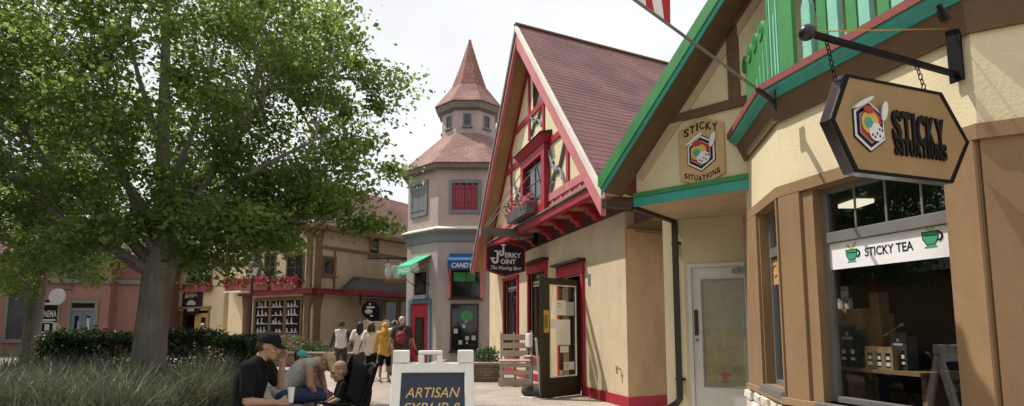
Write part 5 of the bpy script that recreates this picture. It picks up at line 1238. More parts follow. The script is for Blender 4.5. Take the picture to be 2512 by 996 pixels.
# brick planters
def planter(name, label, p, q, h, d, capm='cap', fill=True):
    fr = frm(p, q); l = ln(p, q); t = thing(name, label, 'planter', fr.o, fr.a)
    mb = MB(); wall(mb, 0, l, 0, h-.06, .2); mb.box(0, .2, .2, d, 0, h-.06); mb.box(l-.2, l, .2, d, 0, h-.06); mb.build('brick_wall', 'brickwall', t)
    mb = MB(); mb.box(-.04, l+.04, -.04, .24, h-.058, h); mb.box(-.04, .24, .241, d, h-.058, h); mb.box(l-.24, l+.04, .241, d, h-.058, h); mb.build('coping', capm, t, .01)
    mb = MB(); mb.box(.2, l-.2, .2, d, .02, h-.12); mb.build('soil', 'soil', t); return t, l
p = lz((1060-1256)/1450*16.15, 16.15).to_2d(); q = lz((1231-1256)/1450*16.1, 16.1).to_2d()
stp, sl_ = planter('brick_planter', 'low dark brick planter with pale coping at the foot of the tower', p, q, .52, 1.4)
def shrub(name, label, loc, r, h, n, mat='shrub', size=.07, cat='shrub'):
    t = thing(name, label, cat, loc)
    P = np.random.normal(0, 1, (n, 3)); P /= np.linalg.norm(P, axis=1)[:, None]; P *= np.random.uniform(.35, 1, n)[:, None]**.5
    P *= np.array([r, r, h/2]); P[:, 2] += h/2; P += np.random.normal(0, .04, P.shape)
    raw_mesh('foliage', leaf_quads(P, size), 4, mat, t)
    mb = MB(); 
    for k in range(5): a = k*1.3; mb.tube([(0, 0, -.05), (r*.4*math.cos(a), r*.4*math.sin(a), h*.7)], [.015, .006], 5)
    mb.build('stems', 'bark', t); return t
f_ = frm(p, q)
shrub('shrub', 'dark leafy shrub in the brick planter below the tower window', f_.M @ V((1.45, .55, .42)), .38, .5, 900)
p = lz((640-1256)/1450*22.2, 22.2).to_2d(); q = lz((868-1256)/1450*21.6, 21.6).to_2d()
planter('long_planter', 'long low brick planter with pale coping in front of the yellow corner store', p, q, .55, 1.6)
f_ = frm(p, q)
shrub('shrub', 'green shrub behind the seated man in the long brick planter', f_.M @ V((.9, .6, .42)), .75, .75, 1500)
shrub('shrub', 'small dark shrub in the long planter near the brown corner post', f_.M @ V((2.0, .7, .42)), .45, .5, 800)
# lamp post
lp = lz((613-1256)/1450*21, 21)
lm = thing('street_lamp', 'dark street lamp with pale lantern in front of the corner store flower boxes', 'lamp', lp)
zl = at(613, 682, 21).z
mb = MB(); mb.lathe([(.11, 0), (.11, .3), (.06, .4), (.045, zl-.05), (.08, zl)], n=12); mb.build('post', 'bronze', lm)
mb = MB(); mb.lathe([(.10, zl), (.20, zl+.40), (.20, zl+.42)], n=6, smooth=False); mb.build('lantern', 'lantern', lm)
mb = MB(); mb.lathe([(.24, zl+.42), (.12, zl+.56), (.03, zl+.62), (.03, zl+.70), (.001, zl+.74)], n=6, smooth=False); mb.build('lantern_roof', 'bronze', lm)
# menu board behind the walkers
mp_ = lz((922-1256)/1450*20, 20)
mn = thing('menu_board', 'tan and pink menu board with scalloped wooden top beyond the walking group', 'sign', mp_, -YAW)
mb = MB(); 
for x in (-.4, .4): mb.box(x-.04, x+.04, -.03, .03, 0, 1.62)
mb.prism([(-.46, 1.48), (.46, 1.48), (.46, 1.66), (.3, 1.72), (.2, 1.66), (-.2, 1.66), (-.3, 1.72), (-.46, 1.66)], -.04, .04); mb.build('frame', 'pallet', mn, .006)
mb = MB(); mb.box(-.359, .359, -.012, .012, .5, 1.478); mb.build('panel', plainm('pale_pink_panel', (.50, .33, .28), .8), mn)
# window display goods of the tea shop
DX = FB
def dp(u, d, z): return FB.M @ V((u, d, z))
shz = FB.z(2100, 900, -.4)
sh = thing('display_shelf', 'wooden display shelf inside the tea shop window', 'shelf', dp(FB.u(2045, -.3), .3, shz), FB.a)
WU = FB.u(2240, -.3)-FB.u(2045, -.3)
u_a, u_b = FB.u(2010), FB.u(2330)
mb = MB(); mb.box(0, WU+.03, 0, .45, -.03, 0); mb.build('board', 'insidewood', sh)
mb = MB(); mb.box(.02, .06, .1, .4, -.45, -.031); mb.box(WU-.05, WU-.01, .1, .4, -.45, -.031); mb.build('bracket', 'insidewood', sh)
def dz_(py, d=.45): return FB.z(2100, py, -d)
def du(px, d=.45): return FB.u(px, -d)
# upright crate behind
cu0, cu1 = du(2044), du(2102); cz_ = dz_(762)
cr = thing('upright_crate', 'pale wooden crate standing on end behind the black bottle carrier in the tea shop window', 'crate', dp(cu0, .5, shz), FB.a)
for k in range(4): mb = MB(); w = (cu1-cu0)/4; mb.box(w*k+.004, w*(k+1)-.004, 0, .02, 0, cz_-shz); mb.build('plank', 'crate', cr, .002)
mb = MB(); mb.box(0, .02, .021, .2, 0, cz_-shz); mb.box(cu1-cu0-.02, cu1-cu0, .021, .2, 0, cz_-shz); mb.box(0, cu1-cu0, .0, .2, cz_-shz, cz_-shz+.02); mb.build('frame', 'crate', cr)
c2 = thing('rear_crate', 'taller dim wooden crate to the right of the upright crate in the tea shop window', 'crate', dp(du(2104), .56, shz), FB.a)
mb = MB(); mb.box(0, .14, 0, .16, 0, cz_-shz-.03); mb.build('box', 'insidewood', c2, .003)
mb = MB(); mb.box(0.02, .11, .02, .14, cz_-shz-.029, cz_-shz+.16); mb.build('upper_box', 'insidewood', c2, .003)
def carrier(label, pxa, pxb, top, mat, nb, d, bz, hgt_b):
    a, b = du(pxa, d), du(pxb, d); h = dz_(top, d)-shz; t = thing('bottle_carrier', label, 'bottle carrier', dp(a, d, shz), FB.a)
    w = b-a; mb = MB(); hs_ = []
    for k in range(nb): c = w*(k+.5)/nb; hs_.append((c-w*.14*2/nb, c+w*.14*2/nb, h*.10, h*bz))
    wall(mb, 0, w, 0, h, .008, hs_); mb.box(0, .006, .009, .12, 0, h*.9); mb.box(w-.006, w, .009, .12, 0, h*.9); mb.build('card_front', mat, t)
    mb = MB()
    for k in range(nb): c = w*(k+.5)/nb; mb.lathe([(w*.16*2/nb, .01), (w*.16*2/nb, h*bz*.75), (w*.07*2/nb, h*bz*.95), (w*.07*2/nb, h*bz)], (c, .05, 0), 10)
    mb.build('bottles', 'blackgloss', t)
    mb = MB()
    for k in range(nb):
        c = w*(k+.5)/nb; mb.box(c-w*.11*2/nb, c+w*.11*2/nb, -.0, .006, h*.16, h*bz*.45)
        mb.box(c-w*.09*2/nb, c+w*.09*2/nb, .0, .006, h*bz*.6, h*bz*.8)
    mb.build('bottle_labels', 'letter', t)
    if mat == 'charcoal':
        mb = MB(); mb.box(w*.2, w*.8, -.002, -.0005, h*.66, h*.72); mb.prism([(w*.5+w*.1*math.cos(q), h*.80+w*.1*math.sin(q)) for q in np.linspace(0, 6.28, 8, endpoint=False)], -.002, -.0005); mb.build('carrier_print', 'letgrey', t)
    return t
carrier('black two bottle card carrier at the left of the tea shop window shelf', 2055, 2098, 798, 'charcoal', 2, .36, .52, 1)
carrier('brown three bottle card carrier in the middle of the tea shop window shelf', 2118, 2184, 848, 'crate', 3, .34, .72, 1)
carrier('black two bottle carrier with a wooden dipper on top, on the tea shop shelf', 2181, 2219, 815, 'charcoal', 2, .40, .52, 1)
def jar(label, px, z, r, h, d=.55):
    t = thing('jar', label, 'jar', dp(du(px, d), d, z), FB.a, None)
    mb = MB(); mb.lathe([(r, 0), (r, h*.75), (r*.85, h*.82)], n=12); mb.build('body', 'goods', t); mb = MB(); mb.lathe([(r*.95, h*.82), (r*.95, h)], n=12); mb.build('lid', 'letgrey', t)
    mb = MB(); mb.lathe([(r*1.01, h*.15), (r*1.01, h*.6)], n=12); mb.build('label', 'paper', t); return t
jz = cz_+.021
jar('small dark jar at the left end of the row on the upright crate', 2049, jz, .033, .10); jar('small jar in the middle of the row on the upright crate', 2068, jz, .033, .10); jar('small jar at the right end of the row on the upright crate', 2086, jz, .033, .10); jar('reddish jar stacked on top of the other jars in the tea shop window', 2077, jz+.1005, .033, .11)
dpz = dz_(815, .40)
dpp = thing('honey_dipper', 'pale wooden honey dipper lying across the right bottle carrier', 'dipper', dp(du(2165, .44), .44, dpz), FB.a)
mb = MB(); mb.tube([(0, 0, -.03), (.17, 0, .06)], .006, 6); mb.ball((.18, 0, .065), (.022, .015, .015), 8); mb.build('stick', 'crate', dpp)
# ================================================================== planting bed, seat wall
BED = [lz(-16, 3.2), lz(-2.9, 3.2), lz(-2.9, 7.5), lz(-4.15, 8.9), lz(-4.5, 12.8), lz(-16, 13.2)]
mb = MB(); mb.flat([(p.x, p.y) for p in BED], .02, .46); mb.build('planting_bed_soil', 'soil', kind='structure')
sw = thing('seat_wall', 'low stone seat wall round the planting bed carrying the seated people', 'wall', lz(-2.9, 3.2), 0)
mb = MB(Matrix.Translation(-lz(-2.9, 3.2))); pl2 = [(p.x, p.y) for p in BED]
def ribbon(pl, d0, d1, z0, z1):
    a = offset(pl, d0); b = offset(pl, d1)
    mb.loft([[(a[i].x, a[i].y, z0), (b[i].x, b[i].y, z0), (b[i].x, b[i].y, z1), (a[i].x, a[i].y, z1)] for i in range(len(pl))])
ribbon(pl2, .0, .36, 0, .5); mb.build('wall_body', 'brickwall', sw)
mb = MB(Matrix.Translation(-lz(-2.9, 3.2))); ribbon(pl2, -.03, .40, .501, .57); mb.build('coping', 'cap', sw, .01)
# hedge
def hedge(name, label, lat0, lat1, Z, zb, zt, dep, n):
    t = thing(name, label, 'hedge', lz((lat0+lat1)/2, Z), -YAW)
    w = (lat1-lat0)/2; P = np.random.uniform(-1, 1, (n, 3)); ax = np.random.randint(0, 3, n); sgn_ = np.sign(P[np.arange(n), ax]); sgn_[(ax == 2)] = 1
    P[np.arange(n), ax] = sgn_*np.random.uniform(.72, 1, n)
    x = P[:, 0]*w; top = zt-.10*np.abs(P[:, 0])**3+.05*np.sin(x*3.1)+.04*np.sin(x*7.7+1)
    P = np.stack([x, P[:, 1]*dep/2+.06*np.sin(x*5), zb+(top-zb)*(P[:, 2]*.5+.5)], 1)+np.random.normal(0, .04, (n, 3))
    raw_mesh('foliage', leaf_quads(P, .055), 4, 'hedge', t)
    mb = MB(); 
    for k in range(14): x = -w*.9+1.8*w*k/13; mb.tube([(x, 0, zb-.05), (x+.1, .05, zt-.15)], [.02, .008], 5)
    mb.build('stems', 'bark', t); 
    return t
hedge('hedge', 'dark clipped hedge behind the big tree trunk', -8.7, -4.75, 11.3, .46, 1.36, 1.1, 34000)
# ornamental grass: a mass nobody could count
def grass_mass():
    rows = []; straw = []
    for _ in range(150):
        Z = random.uniform(5.0, 9.4); lat = random.uniform(max(-9.5, -1.05*Z), -3.2)
        if lat > -3.2-max(0, Z-7.2)*.75: continue
        c = lz(lat, Z, .46); L0 = random.uniform(.54, .86)
        for k in range(190):
            a = random.uniform(0, 6.283); lean = abs(random.gauss(0, .42)); ll = L0*random.uniform(.6, 1.1); w = random.uniform(.003, .006)
            d = V((math.cos(a)*lean, math.sin(a)*lean, 1)).normalized(); drop = V((math.cos(a), math.sin(a), 0))
            s = V((-math.sin(a), math.cos(a), 0)) if random.random() < .5 else V((random.gauss(0, 1), random.gauss(0, 1), 0)).normalized()
            b0 = c+V((random.gauss(0, .06), random.gauss(0, .06), 0)); pts = []
            for t in (0, .4, .75, 1): pts.append(b0+d*(ll*t)+drop*(.22*ll*t*t*(1+lean))-V((0, 0, 1))*(.30*ll*t*t*t*(.4+lean)))
            ww = [w, w*.9, w*.6, w*.15]
            tgt = straw if random.random() < .02 else rows
            for i in range(3): tgt += [pts[i]-s*ww[i], pts[i]+s*ww[i], pts[i+1]+s*ww[i+1], pts[i+1]-s*ww[i+1]]
    return np.array([tuple(p) for p in rows]), np.array([tuple(p) for p in straw])
ga_, gs_ = grass_mass()
tag(raw_mesh('ornamental_grass', ga_, 4, 'grass', None, 'stuff'), 'tall grey green ornamental grass filling the planting bed in front of the hedge', 'grass')
tag(raw_mesh('dry_grass', gs_, 4, 'straw', None, 'stuff'), 'dry straw coloured seed stems standing among the ornamental grass', 'grass')
# ================================================================== trees
def proj(P):
    d = P-np.array(CAM); f = d@np.array(FWD); r = d@np.array(RGT); u = d[:, 2]
    z = f*math.cos(PITCH)+u*math.sin(PITCH); y = u*math.cos(PITCH)-f*math.sin(PITCH)
    return CX+FPX*r/z, CY-FPX*y/z
def pip(px, py, poly):
    ins = np.zeros(len(px), bool); n = len(poly)
    for i in range(n):
        x0, y0 = poly[i]; x1, y1 = poly[(i+1) % n]
        c = ((y0 > py) != (y1 > py)) & (px < (x1-x0)*(py-y0)/((y1-y0) or 1e-9)+x0); ins ^= c
    return ins
def tree(name, label, Z, trunk, limbs, cen, rad, outline, n_att, n_leaf, leafmat, leaf, extra=(), base=None, gap=.35, spread=.30):
    b = at(*trunk[0][:2], Z); root = thing(name, label, 'tree', (b.x, b.y, 0)); off_ = V((b.x, b.y, 0))
    pts = [at(x, y, Z+dz) for x, y, r, dz in trunk]; pts[0].z = min(pts[0].z, .2) if base is None else base
    rr = [t[2] for t in trunk]
    def smooth(pts, rr, k=4):
        P = []; Q = []
        for i in range(len(pts)-1):
            p0 = pts[max(i-1, 0)]; p1 = pts[i]; p2 = pts[i+1]; p3 = pts[min(i+2, len(pts)-1)]
            for j in range(k):
                t = j/k; P.append(.5*((2*p1)+(p2-p0)*t+(2*p0-5*p1+4*p2-p3)*t*t+(3*p1-p0-3*p2+p3)*t**3)); Q.append(rr[i]*(1-t)+rr[i+1]*t)
        P.append(pts[-1]); Q.append(rr[-1]); return P, Q
    P, Q = smooth(pts, rr); mb = MB(Matrix.Translation(-off_)); mb.tube(P, Q, 16); tk = mb.build('trunk', 'bark', root)
    wood = list(zip(P, Q))[len(P)//3:]
    for lb in limbs:
        r0, dzm, pp = lb; n = len(pp); pts = [at(x, y, Z+dzm*(i/(n-1))) for i, (x, y) in enumerate(pp)]
        P, Q = smooth(pts, [r0*(1-.78*i/(n-1)) for i in range(n)]); mb = MB(Matrix.Translation(-off_)); mb.tube(P, Q, 8); mb.build('limb', 'bark', root); wood += list(zip(P, Q))
    # foliage clumps fill the crown volume, each hung on its own twig
    c = np.array(at(cen[0], cen[1], Z)); A = []
    while len(A) < n_att:
        q = np.random.normal(size=(4000, 3)); q /= np.linalg.norm(q, axis=1)[:, None]; q *= np.random.uniform(.2, 1, 4000)[:, None]**.42
        W = c+q[:, :1]*np.array(RGT)*rad[0]+q[:, 1:2]*np.array(FWD)*rad[1]+q[:, 2:]*np.array([0, 0, 1])*rad[2]
        px, py = proj(W); ok = pip(px, py, outline)
        dens = np.sin(W[:, 0]*1.9+1)+np.sin(W[:, 1]*2.1+W[:, 2])+np.sin(W[:, 2]*2.3+W[:, 0]*1.1)
        ok &= (dens > -1.1+gap*np.random.normal(size=4000)) & (W[:, 2] > .9)
        for p in W[ok]:
            if all((p[0]-a[0])**2+(p[1]-a[1])**2+(p[2]-a[2])**2 > .20**2 for a in A[-400:]): A.append(tuple(p))
            if len(A) >= n_att: break
    A = np.array(A+[tuple(at(x, y, Z+dz)) for x, y, dz in extra]); WP = np.array([tuple(p) for p, _ in wood])
    tw_ = MB(Matrix.Translation(-off_)); LP = []
    per = n_leaf//len(A)
    for a in A:
        d = np.linalg.norm(WP-a, axis=1); d = d+.8*np.maximum(0, WP[:, 2]-a[2]); i = int(np.argsort(d)[random.randrange(6)]); s = V(WP[i]); e = V(a); mid = (s+e)/2+V((random.gauss(0, .12), random.gauss(0, .12), random.gauss(.08, .1)))
        if (e-s).length > .25: tw_.tube([s, mid, e], [min(.018, wood[i][1]*.5), .009, .004], 5)
        u = np.random.uniform(.45, 1.15, per)[:, None]**.8; m_ = np.array(mid); s_ = np.array(s)
        ln_ = np.array(e)-m_; nr = np.linalg.norm(ln_); 
        if nr > .8: ln_ = ln_/nr*.8
        base_ = np.array(e)-ln_*(1-u); LP.append(base_+np.random.normal(0, 1, (per, 3))*np.array([spread, spread, spread*.62])*np.random.uniform(.4, 1.15))
    tw_.build('twigs', 'bark', root)
    LP = np.concatenate(LP)-np.array(off_); raw_mesh('crown', leaf_quads(LP, leaf), 4, leafmat, root); return root
OUT1 = [(-500, -500), (880, -500), (830, -60), (820, 20), (860, 95), (880, 150), (945, 195), (930, 250), (900, 300), (905, 345), (955, 425), (925, 455), (850, 470), (800, 500), (900, 532), (850, 545), (760, 556), (690, 600), (600, 640), (545, 668), (465, 670), (440, 620), (330, 600), (200, 620), (0, 640), (-500, 660)]
tree('shade_tree', 'large leafy shade tree with thick grey trunk in the planting bed', 10.0,
     [(360, 930, .31, 0), (366, 870, .265, 0), (378, 750, .235, 0), (390, 670, .25, 0), (398, 620, .20, 0), (403, 560, .155, 0), (401, 450, .125, 0), (400, 350, .105, 0), (404, 200, .085, 0), (410, 0, .06, .1), (415, -250, .02, .2)],
     [(.12, -.8, [(375, 665), (340, 652), (280, 610), (205, 565), (125, 515), (50, 430)]),
      (.115, .6, [(380, 655), (330, 600), (262, 530), (195, 475), (105, 390), (30, 250)]),
      (.10, 1.0, [(392, 620), (355, 515), (300, 440), (215, 340), (150, 200), (95, 40)]),
      (.095, -.4, [(405, 660), (455, 622), (520, 592), (610, 560), (720, 540)]),
      (.09, .8, [(404, 610), (445, 510), (490, 440), (560, 350), (610, 230), (655, 80)]),
      (.085, -1.0, [(408, 640), (470, 555), (560, 465), (660, 400), (800, 330)]),
      (.07, .5, [(402, 490), (440, 400), (480, 300), (520, 150), (545, -20)]),
      (.07, -.5, [(402, 400), (370, 285), (330, 150), (300, -20)]),
      (.07, -1.2, [(392, 640), (350, 560), (300, 420), (265, 300), (250, 180)]),
      (.07, -1.0, [(402, 630), (450, 540), (540, 400), (620, 290), (660, 200)]),
      (.08, 2.5, [(398, 620), (420, 540), (460, 440), (520, 330), (600, 220)]),
      (.07, 1.5, [(404, 560), (480, 490), (620, 430), (740, 420), (880, 420)]),
      (.06, .3, [(610, 230), (700, 210), (800, 190), (900, 200)])],
     (385, 190), (4.15, 2.7, 3.9), OUT1, 500, 100000, 'leaf', .085,
     spread=.26, extra=[(random.uniform(480, 720), random.uniform(500, 610), random.uniform(-1.6, 1.2)) for k_ in range(46)]+[(random.uniform(720, 900), random.uniform(470, 515), random.uniform(-.8, .8)) for k_ in range(14)]+[(965, 205, .2), (985, 202, .2), (930, 260, .2), (950, 270, .2), (965, 415, .8), (980, 425, .8), (890, 150, .5), (925, 345, .5), (900, 470, .5), (935, 548, 0), (955, 556, 0), (905, 552, 0), (870, 560, 0), (845, 30, .5), (870, 90, .5), (700, 600, -.3), (520, 655, -.6), (495, 640, -1)])
OUT2 = [(-600, 100), (260, 100), (330, 300), (330, 560), (270, 640), (250, 705), (200, 690), (150, 660), (90, 720), (0, 735), (-600, 735)]
tree('young_tree', 'lighter green smaller tree with leaning trunk at the left in front of the rose building', 14.0,
     [(66, 905, .20, 0), (72, 860, .175, 0), (92, 720, .16, 0), (112, 600, .14, 0), (128, 480, .10, 0), (140, 330, .06, 0), (150, 200, .02, 0)],
     [(.07, -.8, [(95, 710), (60, 640), (0, 560), (-80, 480)]), (.06, -.5, [(104, 650), (160, 590), (220, 540), (280, 480)]), (.06, .6, [(112, 600), (60, 500), (20, 380)]), (.05, -1.2, [(100, 680), (140, 640), (190, 640), (240, 660)])],
     (75, 480), (2.9, 2.4, 2.7), OUT2, 230, 36000, 'leaf2', .085, base=.0, extra=[(210, 680, -1), (235, 690, -1), (40, 715, -.8), (10, 705, -.8), (170, 660, -1.2), (120, 655, -1.2), (-20, 690, -.5)])
# unseen trees and hedge added at left to darken the tea shop window's reflection
for i, (x, y, h) in enumerate(((-9.5, 6.0, 8.5), (-12.5, 10.5, 9.5), (-7.8, 1.8, 7.5))):
    lab = ('broad unseen tree added left of the planting bed for the tea shop window reflection', 'tallest unseen tree added beyond the planting bed for the tea shop window reflection', 'nearest unseen tree added left of the camera for the tea shop window reflection')[i]
    t = thing('reflection_tree', lab, 'tree', (x, y, 0)); mb = MB(); mb.tube([(0, 0, 0), (.1, .05, 1.8), (0, .1, h*.55), (.1, 0, h*.9)], [.3, .22, .14, .03], 10); mb.build('trunk', 'bark', t)
    n = 26000; P = np.random.normal(size=(n, 3)); P /= np.linalg.norm(P, axis=1)[:, None]; P *= np.random.uniform(.3, 1, n)[:, None]**.5
    P = P*np.array([3.0, 3.0, h*.36])+np.array([0, 0, h*.60]); d = np.sin(P[:, 0]*2.3+i)+np.sin(P[:, 1]*2.6)+np.sin(P[:, 2]*2.9+P[:, 0]); P = P[d > -.9]
    raw_mesh('crown', leaf_quads(P+np.random.normal(0, .12, P.shape), .15), 4, 'leaf', t)
hedge('hedge', 'long unseen hedge added at far left for the tea shop window reflection', -13.5, -9.6, 8.2, .2, 1.5, 1.6, 14000)  # unseen too, added for what the window mirrors

th_ = thing('reflection_hall', 'unseen dark hall added at far left to darken the tea shop window reflection', 'building', (-19, 12, 0), R(90))  # unseen dark mass, added to fill the bright gap in the window's reflection
mb = MB(); mb.box(-21, 21, 0, 6, 0, 4.2); mb.build('wall', 'dkbrown', th_)
mb = MB(); mb.loft([[(-21.5, -.7, 4.1), (21.5, -.7, 4.1), (21.5, 6.7, 4.1), (-21.5, 6.7, 4.1)], [(-21.5, 2.9, 7.6), (21.5, 2.9, 7.6), (21.5, 3.1, 7.6), (-21.5, 3.1, 7.6)]]); mb.build('roof', 'roof_dark', th_)
# ================================================================== people
def rot_to(d): return V((0, 0, 1)).rotation_difference(V(d).normalized()).to_matrix()
def hand(mb, w, d, k, curl=.35, thumb=(1, 0, 0), palm=(0, -1, 0)):
    "palm, four separate fingers of different length and a thumb leaving the side"
    w = V(w); d = V(d).normalized(); th = V(thumb); th = (th-d*th.dot(d)).normalized(); pn = d.cross(th).normalized()
    if pn.dot(V(palm)) < 0: pn = -pn
    c = w+d*.045*k
    for t in (-1, -.35, .35, 1): mb.cap(w+th*t*.018*k, .016*k, w+d*.085*k+th*t*.030*k, .0125*k, 6)
    for t, l in ((1, .066), (.35, .076), (-.35, .071), (-1, .055)):
        b = w+d*.085*k+th*t*.030*k; m = b+d*l*.5*k+pn*l*.5*k*curl; e = m+d*l*.5*k*(1-curl)+pn*l*.6*k*curl*1.6
        mb.cap(b, .0095*k, m, .0085*k, 6); mb.cap(m, .0085*k, e, .007*k, 6)
    b = w+d*.03*k+th*.03*k; m = b+th*.025*k+d*.03*k+pn*.01*k; e = m+d*.03*k+pn*.02*k; mb.cap(b, .012*k, m, .010*k, 6); mb.cap(m, .010*k, e, .0085*k, 6)
def headshape(mb, c, rot, k):
    "skull, jaw, nose, brow, lips, ears; rot turns +y (face) and +z (crown)"
    def p(x, y, z): return V(c)+rot @ V((x*k, y*k, z*k))
    mb.ball(p(0, -.012, .028), (.076*k, .094*k, .092*k), 18, rot); mb.ball(p(0, .022, -.045), (.056*k, .068*k, .068*k), 14, rot); mb.ball(p(0, .062, -.088), (.030*k, .026*k, .024*k), 10, rot)
    mb.cap(p(0, .083, .018), .010*k, p(0, .104, -.020), .0135*k, 8)
    for s in (-1, 1):
        mb.cap(p(s*.012, .084, .030), .010*k, p(s*.05, .066, .030), .011*k, 8); mb.ball(p(s*.075, -.010, -.008), (.012*k, .022*k, .032*k), 10, rot); mb.ball(p(s*.045, .055, -.03), (.026*k, .026*k, .022*k), 8, rot)
    mb.cap(p(-.018, .082, -.052), .008*k, p(.018, .082, -.052), .008*k, 6); mb.cap(p(-.014, .080, -.064), .009*k, p(.014, .080, -.064), .009*k, 6)
def person(label, loc, face, J, kk=1.0, skin='skin', top='blacktee', sleeve=.55, pants='denim', leglen=1.0, hair='short', hairm='hair_brown', shoes='rubber', vox=.014, build=1.0, sleeve_m=None, hroll=(0, 0, 0), headk=1.0, cat='person', group=None, lh={}, rh={}, cap_m=None, hang=0.0):
    f = V((face[0], face[1])).normalized(); t = thing('person', label, cat, loc, math.atan2(-f.x, f.y), group)
    J = {a: V(b) for a, b in J.items()}; k = kk; B = build
    HR = (Matrix.Rotation(R(hroll[2]), 3, 'Z') @ Matrix.Rotation(R(hroll[0]), 3, 'X') @ Matrix.Rotation(R(hroll[1]), 3, 'Y'))
    pel, che, nek, hed = J['pelvis'], J['chest'], J['neck'], J['head']
    ax = (J['shR']-J['shL']).normalized(); hx_ = (J['hipR']-J['hipL']).normalized()
    def torso(mb, g):
        for s in (-1, 1):
            mb.cap(pel+hx_*s*.070*k*B, (.105*B)*k+g, (pel+che)/2+ax*s*.058*k*B, (.100*B)*k+g, 12); mb.cap((pel+che)/2+ax*s*.058*k*B, .100*k*B+g, che+ax*s*.075*k, .105*k*B+g, 12)
            sh = J['shR'] if s > 0 else J['shL']; mb.cap(che+ax*s*.08*k, .10*k*B+g, sh-ax*s*.02*k, .062*k+g, 10); mb.cap(nek-(nek-che)*.15, .056*k+g*.7, sh, .05*k+g, 10)
    def arm(mb, s, g, a=0, b=2):
        sh, el, wr = (J['sh'+s], J['el'+s], J['wr'+s])
        if b <= 1: e = sh+(el-sh)*b; mb.cap(sh, .056*k*B**.5+g, e, (.056-.014*b)*k+g*1.35, 10)
        else:
            mb.cap(sh, .056*k*B**.5+g, el, .041*k+g, 10); t_ = b-1; e = el+(wr-el)*t_; mb.cap(el, .041*k+g, e, (.041-.015*t_)*k+g*1.2, 10)
    def leg(mb, s, g, b=2):
        hp, kn, an = J['hip'+s], J['kn'+s], J['an'+s]
        if b <= 1: e = hp+(kn-hp)*b; mb.cap(hp, .092*k*B**.5+g, e, (.092-.033*b)*k+g*1.6, 12)
        else: mb.cap(hp, .092*k*B**.5+g, kn, .060*k+g, 12); t_ = b-1; e = kn+(an-kn)*t_; mb.cap(kn, .060*k+g, e, (.06-.02*t_)*k+g*1.4, 10)
    bd = MB(); torso(bd, 0)
    bd.cap(nek-(nek-che)*.2, .058*k, hed-(hed-nek)*.25, .052*k*headk, 10)
    headshape(bd, hed, HR, k*headk)
    for s in 'LR':
        arm(bd, s, 0); leg(bd, s, 0); an = J['an'+s]; to = J['to'+s]; bd.cap(an, .04*k, to, .03*k, 8)
        hq = lh if s == 'L' else rh; d = hq.get('d', J['wr'+s]-J['el'+s]); hand(bd, J['wr'+s], d, k*.95, hq.get('curl', .4), hq.get('thumb', (0, 1, 0)), hq.get('palm', (1 if s == 'L' else -1, 0, 0)))
    body = soft(bd, 'body', skin, t, vox, 3)
    # eyes
    e = MB()
    for s in (-1, 1): e.ball(hed+HR @ V((s*.030*k*headk, .078*k*headk, .012*k*headk)), .0095*k*headk, 8)
    e.build('eyes', 'ink', t)
    g = .014*k
    st = MB(); torso(st, g); 
    if sleeve and not sleeve_m:
        for s in 'LR': arm(st, s, g, 0, sleeve)
    if hang: 
        for s in (-1, 1): st.cap(pel+hx_*s*.07*k, .115*k*B, pel+hx_*s*.08*k+V((0, -.01, -hang)), .118*k*B, 10)
    soft(st, 'shirt', top, t, vox, 3)
    if sleeve_m:
        for s in 'LR': sm = MB(); arm(sm, s, g, 0, sleeve); soft(sm, 'sleeve', sleeve_m, t, vox, 3)
    pt = MB(); g2 = .018*k
    for s in (-1, 1): pt.cap(pel+hx_*s*.07*k*B, .104*k*B+g2*.5, pel+hx_*s*.07*k*B+(J['hipR']+J['hipL']-2*pel)*.3, .1*k*B+g2*.6, 10)
    for s in 'LR': leg(pt, s, g2*.7, leglen)
    soft(pt, 'trousers', pants, t, vox, 3)
    for s in 'LR':
        sh = MB(); an, to = J['an'+s], J['to'+s]; hl = an+(an-to)*.25; sh.cap(V((hl.x, hl.y, an.z-.03*k)), .048*k, V((to.x, to.y, to.z)), .042*k, 8); sh.cap(an+V((0, 0, -.01)), .05*k, an+(to-an)*.4, .05*k, 8); soft(sh, 'shoe', shoes, t, max(vox, .012), 2)
    hk = k*headk; hp = lambda x, y, z: hed+HR @ V((x*hk, y*hk, z*hk))
    h = MB()
    if hair == 'none': return t
    if hair in ('short', 'buzz'):
        q = 1.03 if hair == 'buzz' else 1.1; h.ball(hp(0, -.024, .046), (.078*hk*q, .090*hk*q, .082*hk*q), 18, HR); h.ball(hp(0, -.05, .0), (.07*hk*q, .060*hk*q, .075*hk*q), 14, HR); soft(h, 'hair', hairm, t, vox*.8, 2)
    elif hair in ('long', 'shoulder', 'forward', 'bun'):
        h.ball(hp(0, -.022, .040), (.090*hk, .100*hk, .092*hk), 16, HR); L_ = {'long': .42, 'shoulder': .20, 'forward': .0, 'bun': .03}[hair]
        rr = random.Random(4)
        if hair == 'forward':
            for i in range(12):
                x = -.09+.18*i/11; b = hp(x*.8, -.02+.03*rr.random(), .05); h.cap(b, .030*hk, b+V((x*.35, .05+.06*rr.random(), -.10-.08*rr.random()))*k, .022*hk, 6); m_ = b+V((x*.35, .06, -.12))*k; h.cap(m_, .022*hk, m_+V((rr.uniform(-.03, .03), rr.uniform(-.01, .05), -.10-.05*rr.random()))*k, .008*hk, 6)
        else:
            for i in range(9):
                a = -1.25+2.5*i/8; b = hp(.078*math.sin(a), -.06-.03*math.cos(a), .02); ez = b+V((.05*math.sin(a)*k, -.02*k*rr.random(), -(L_*(.85+.25*rr.random()))*k)); h.cap(b, .034*hk, ez, .016*hk, 7)
        if hair == 'bun': h.ball(hp(0, -.10, .09), .05*hk, 10)
        soft(h, 'hair', hairm, t, vox*.8, 2)
    elif hair == 'hood':
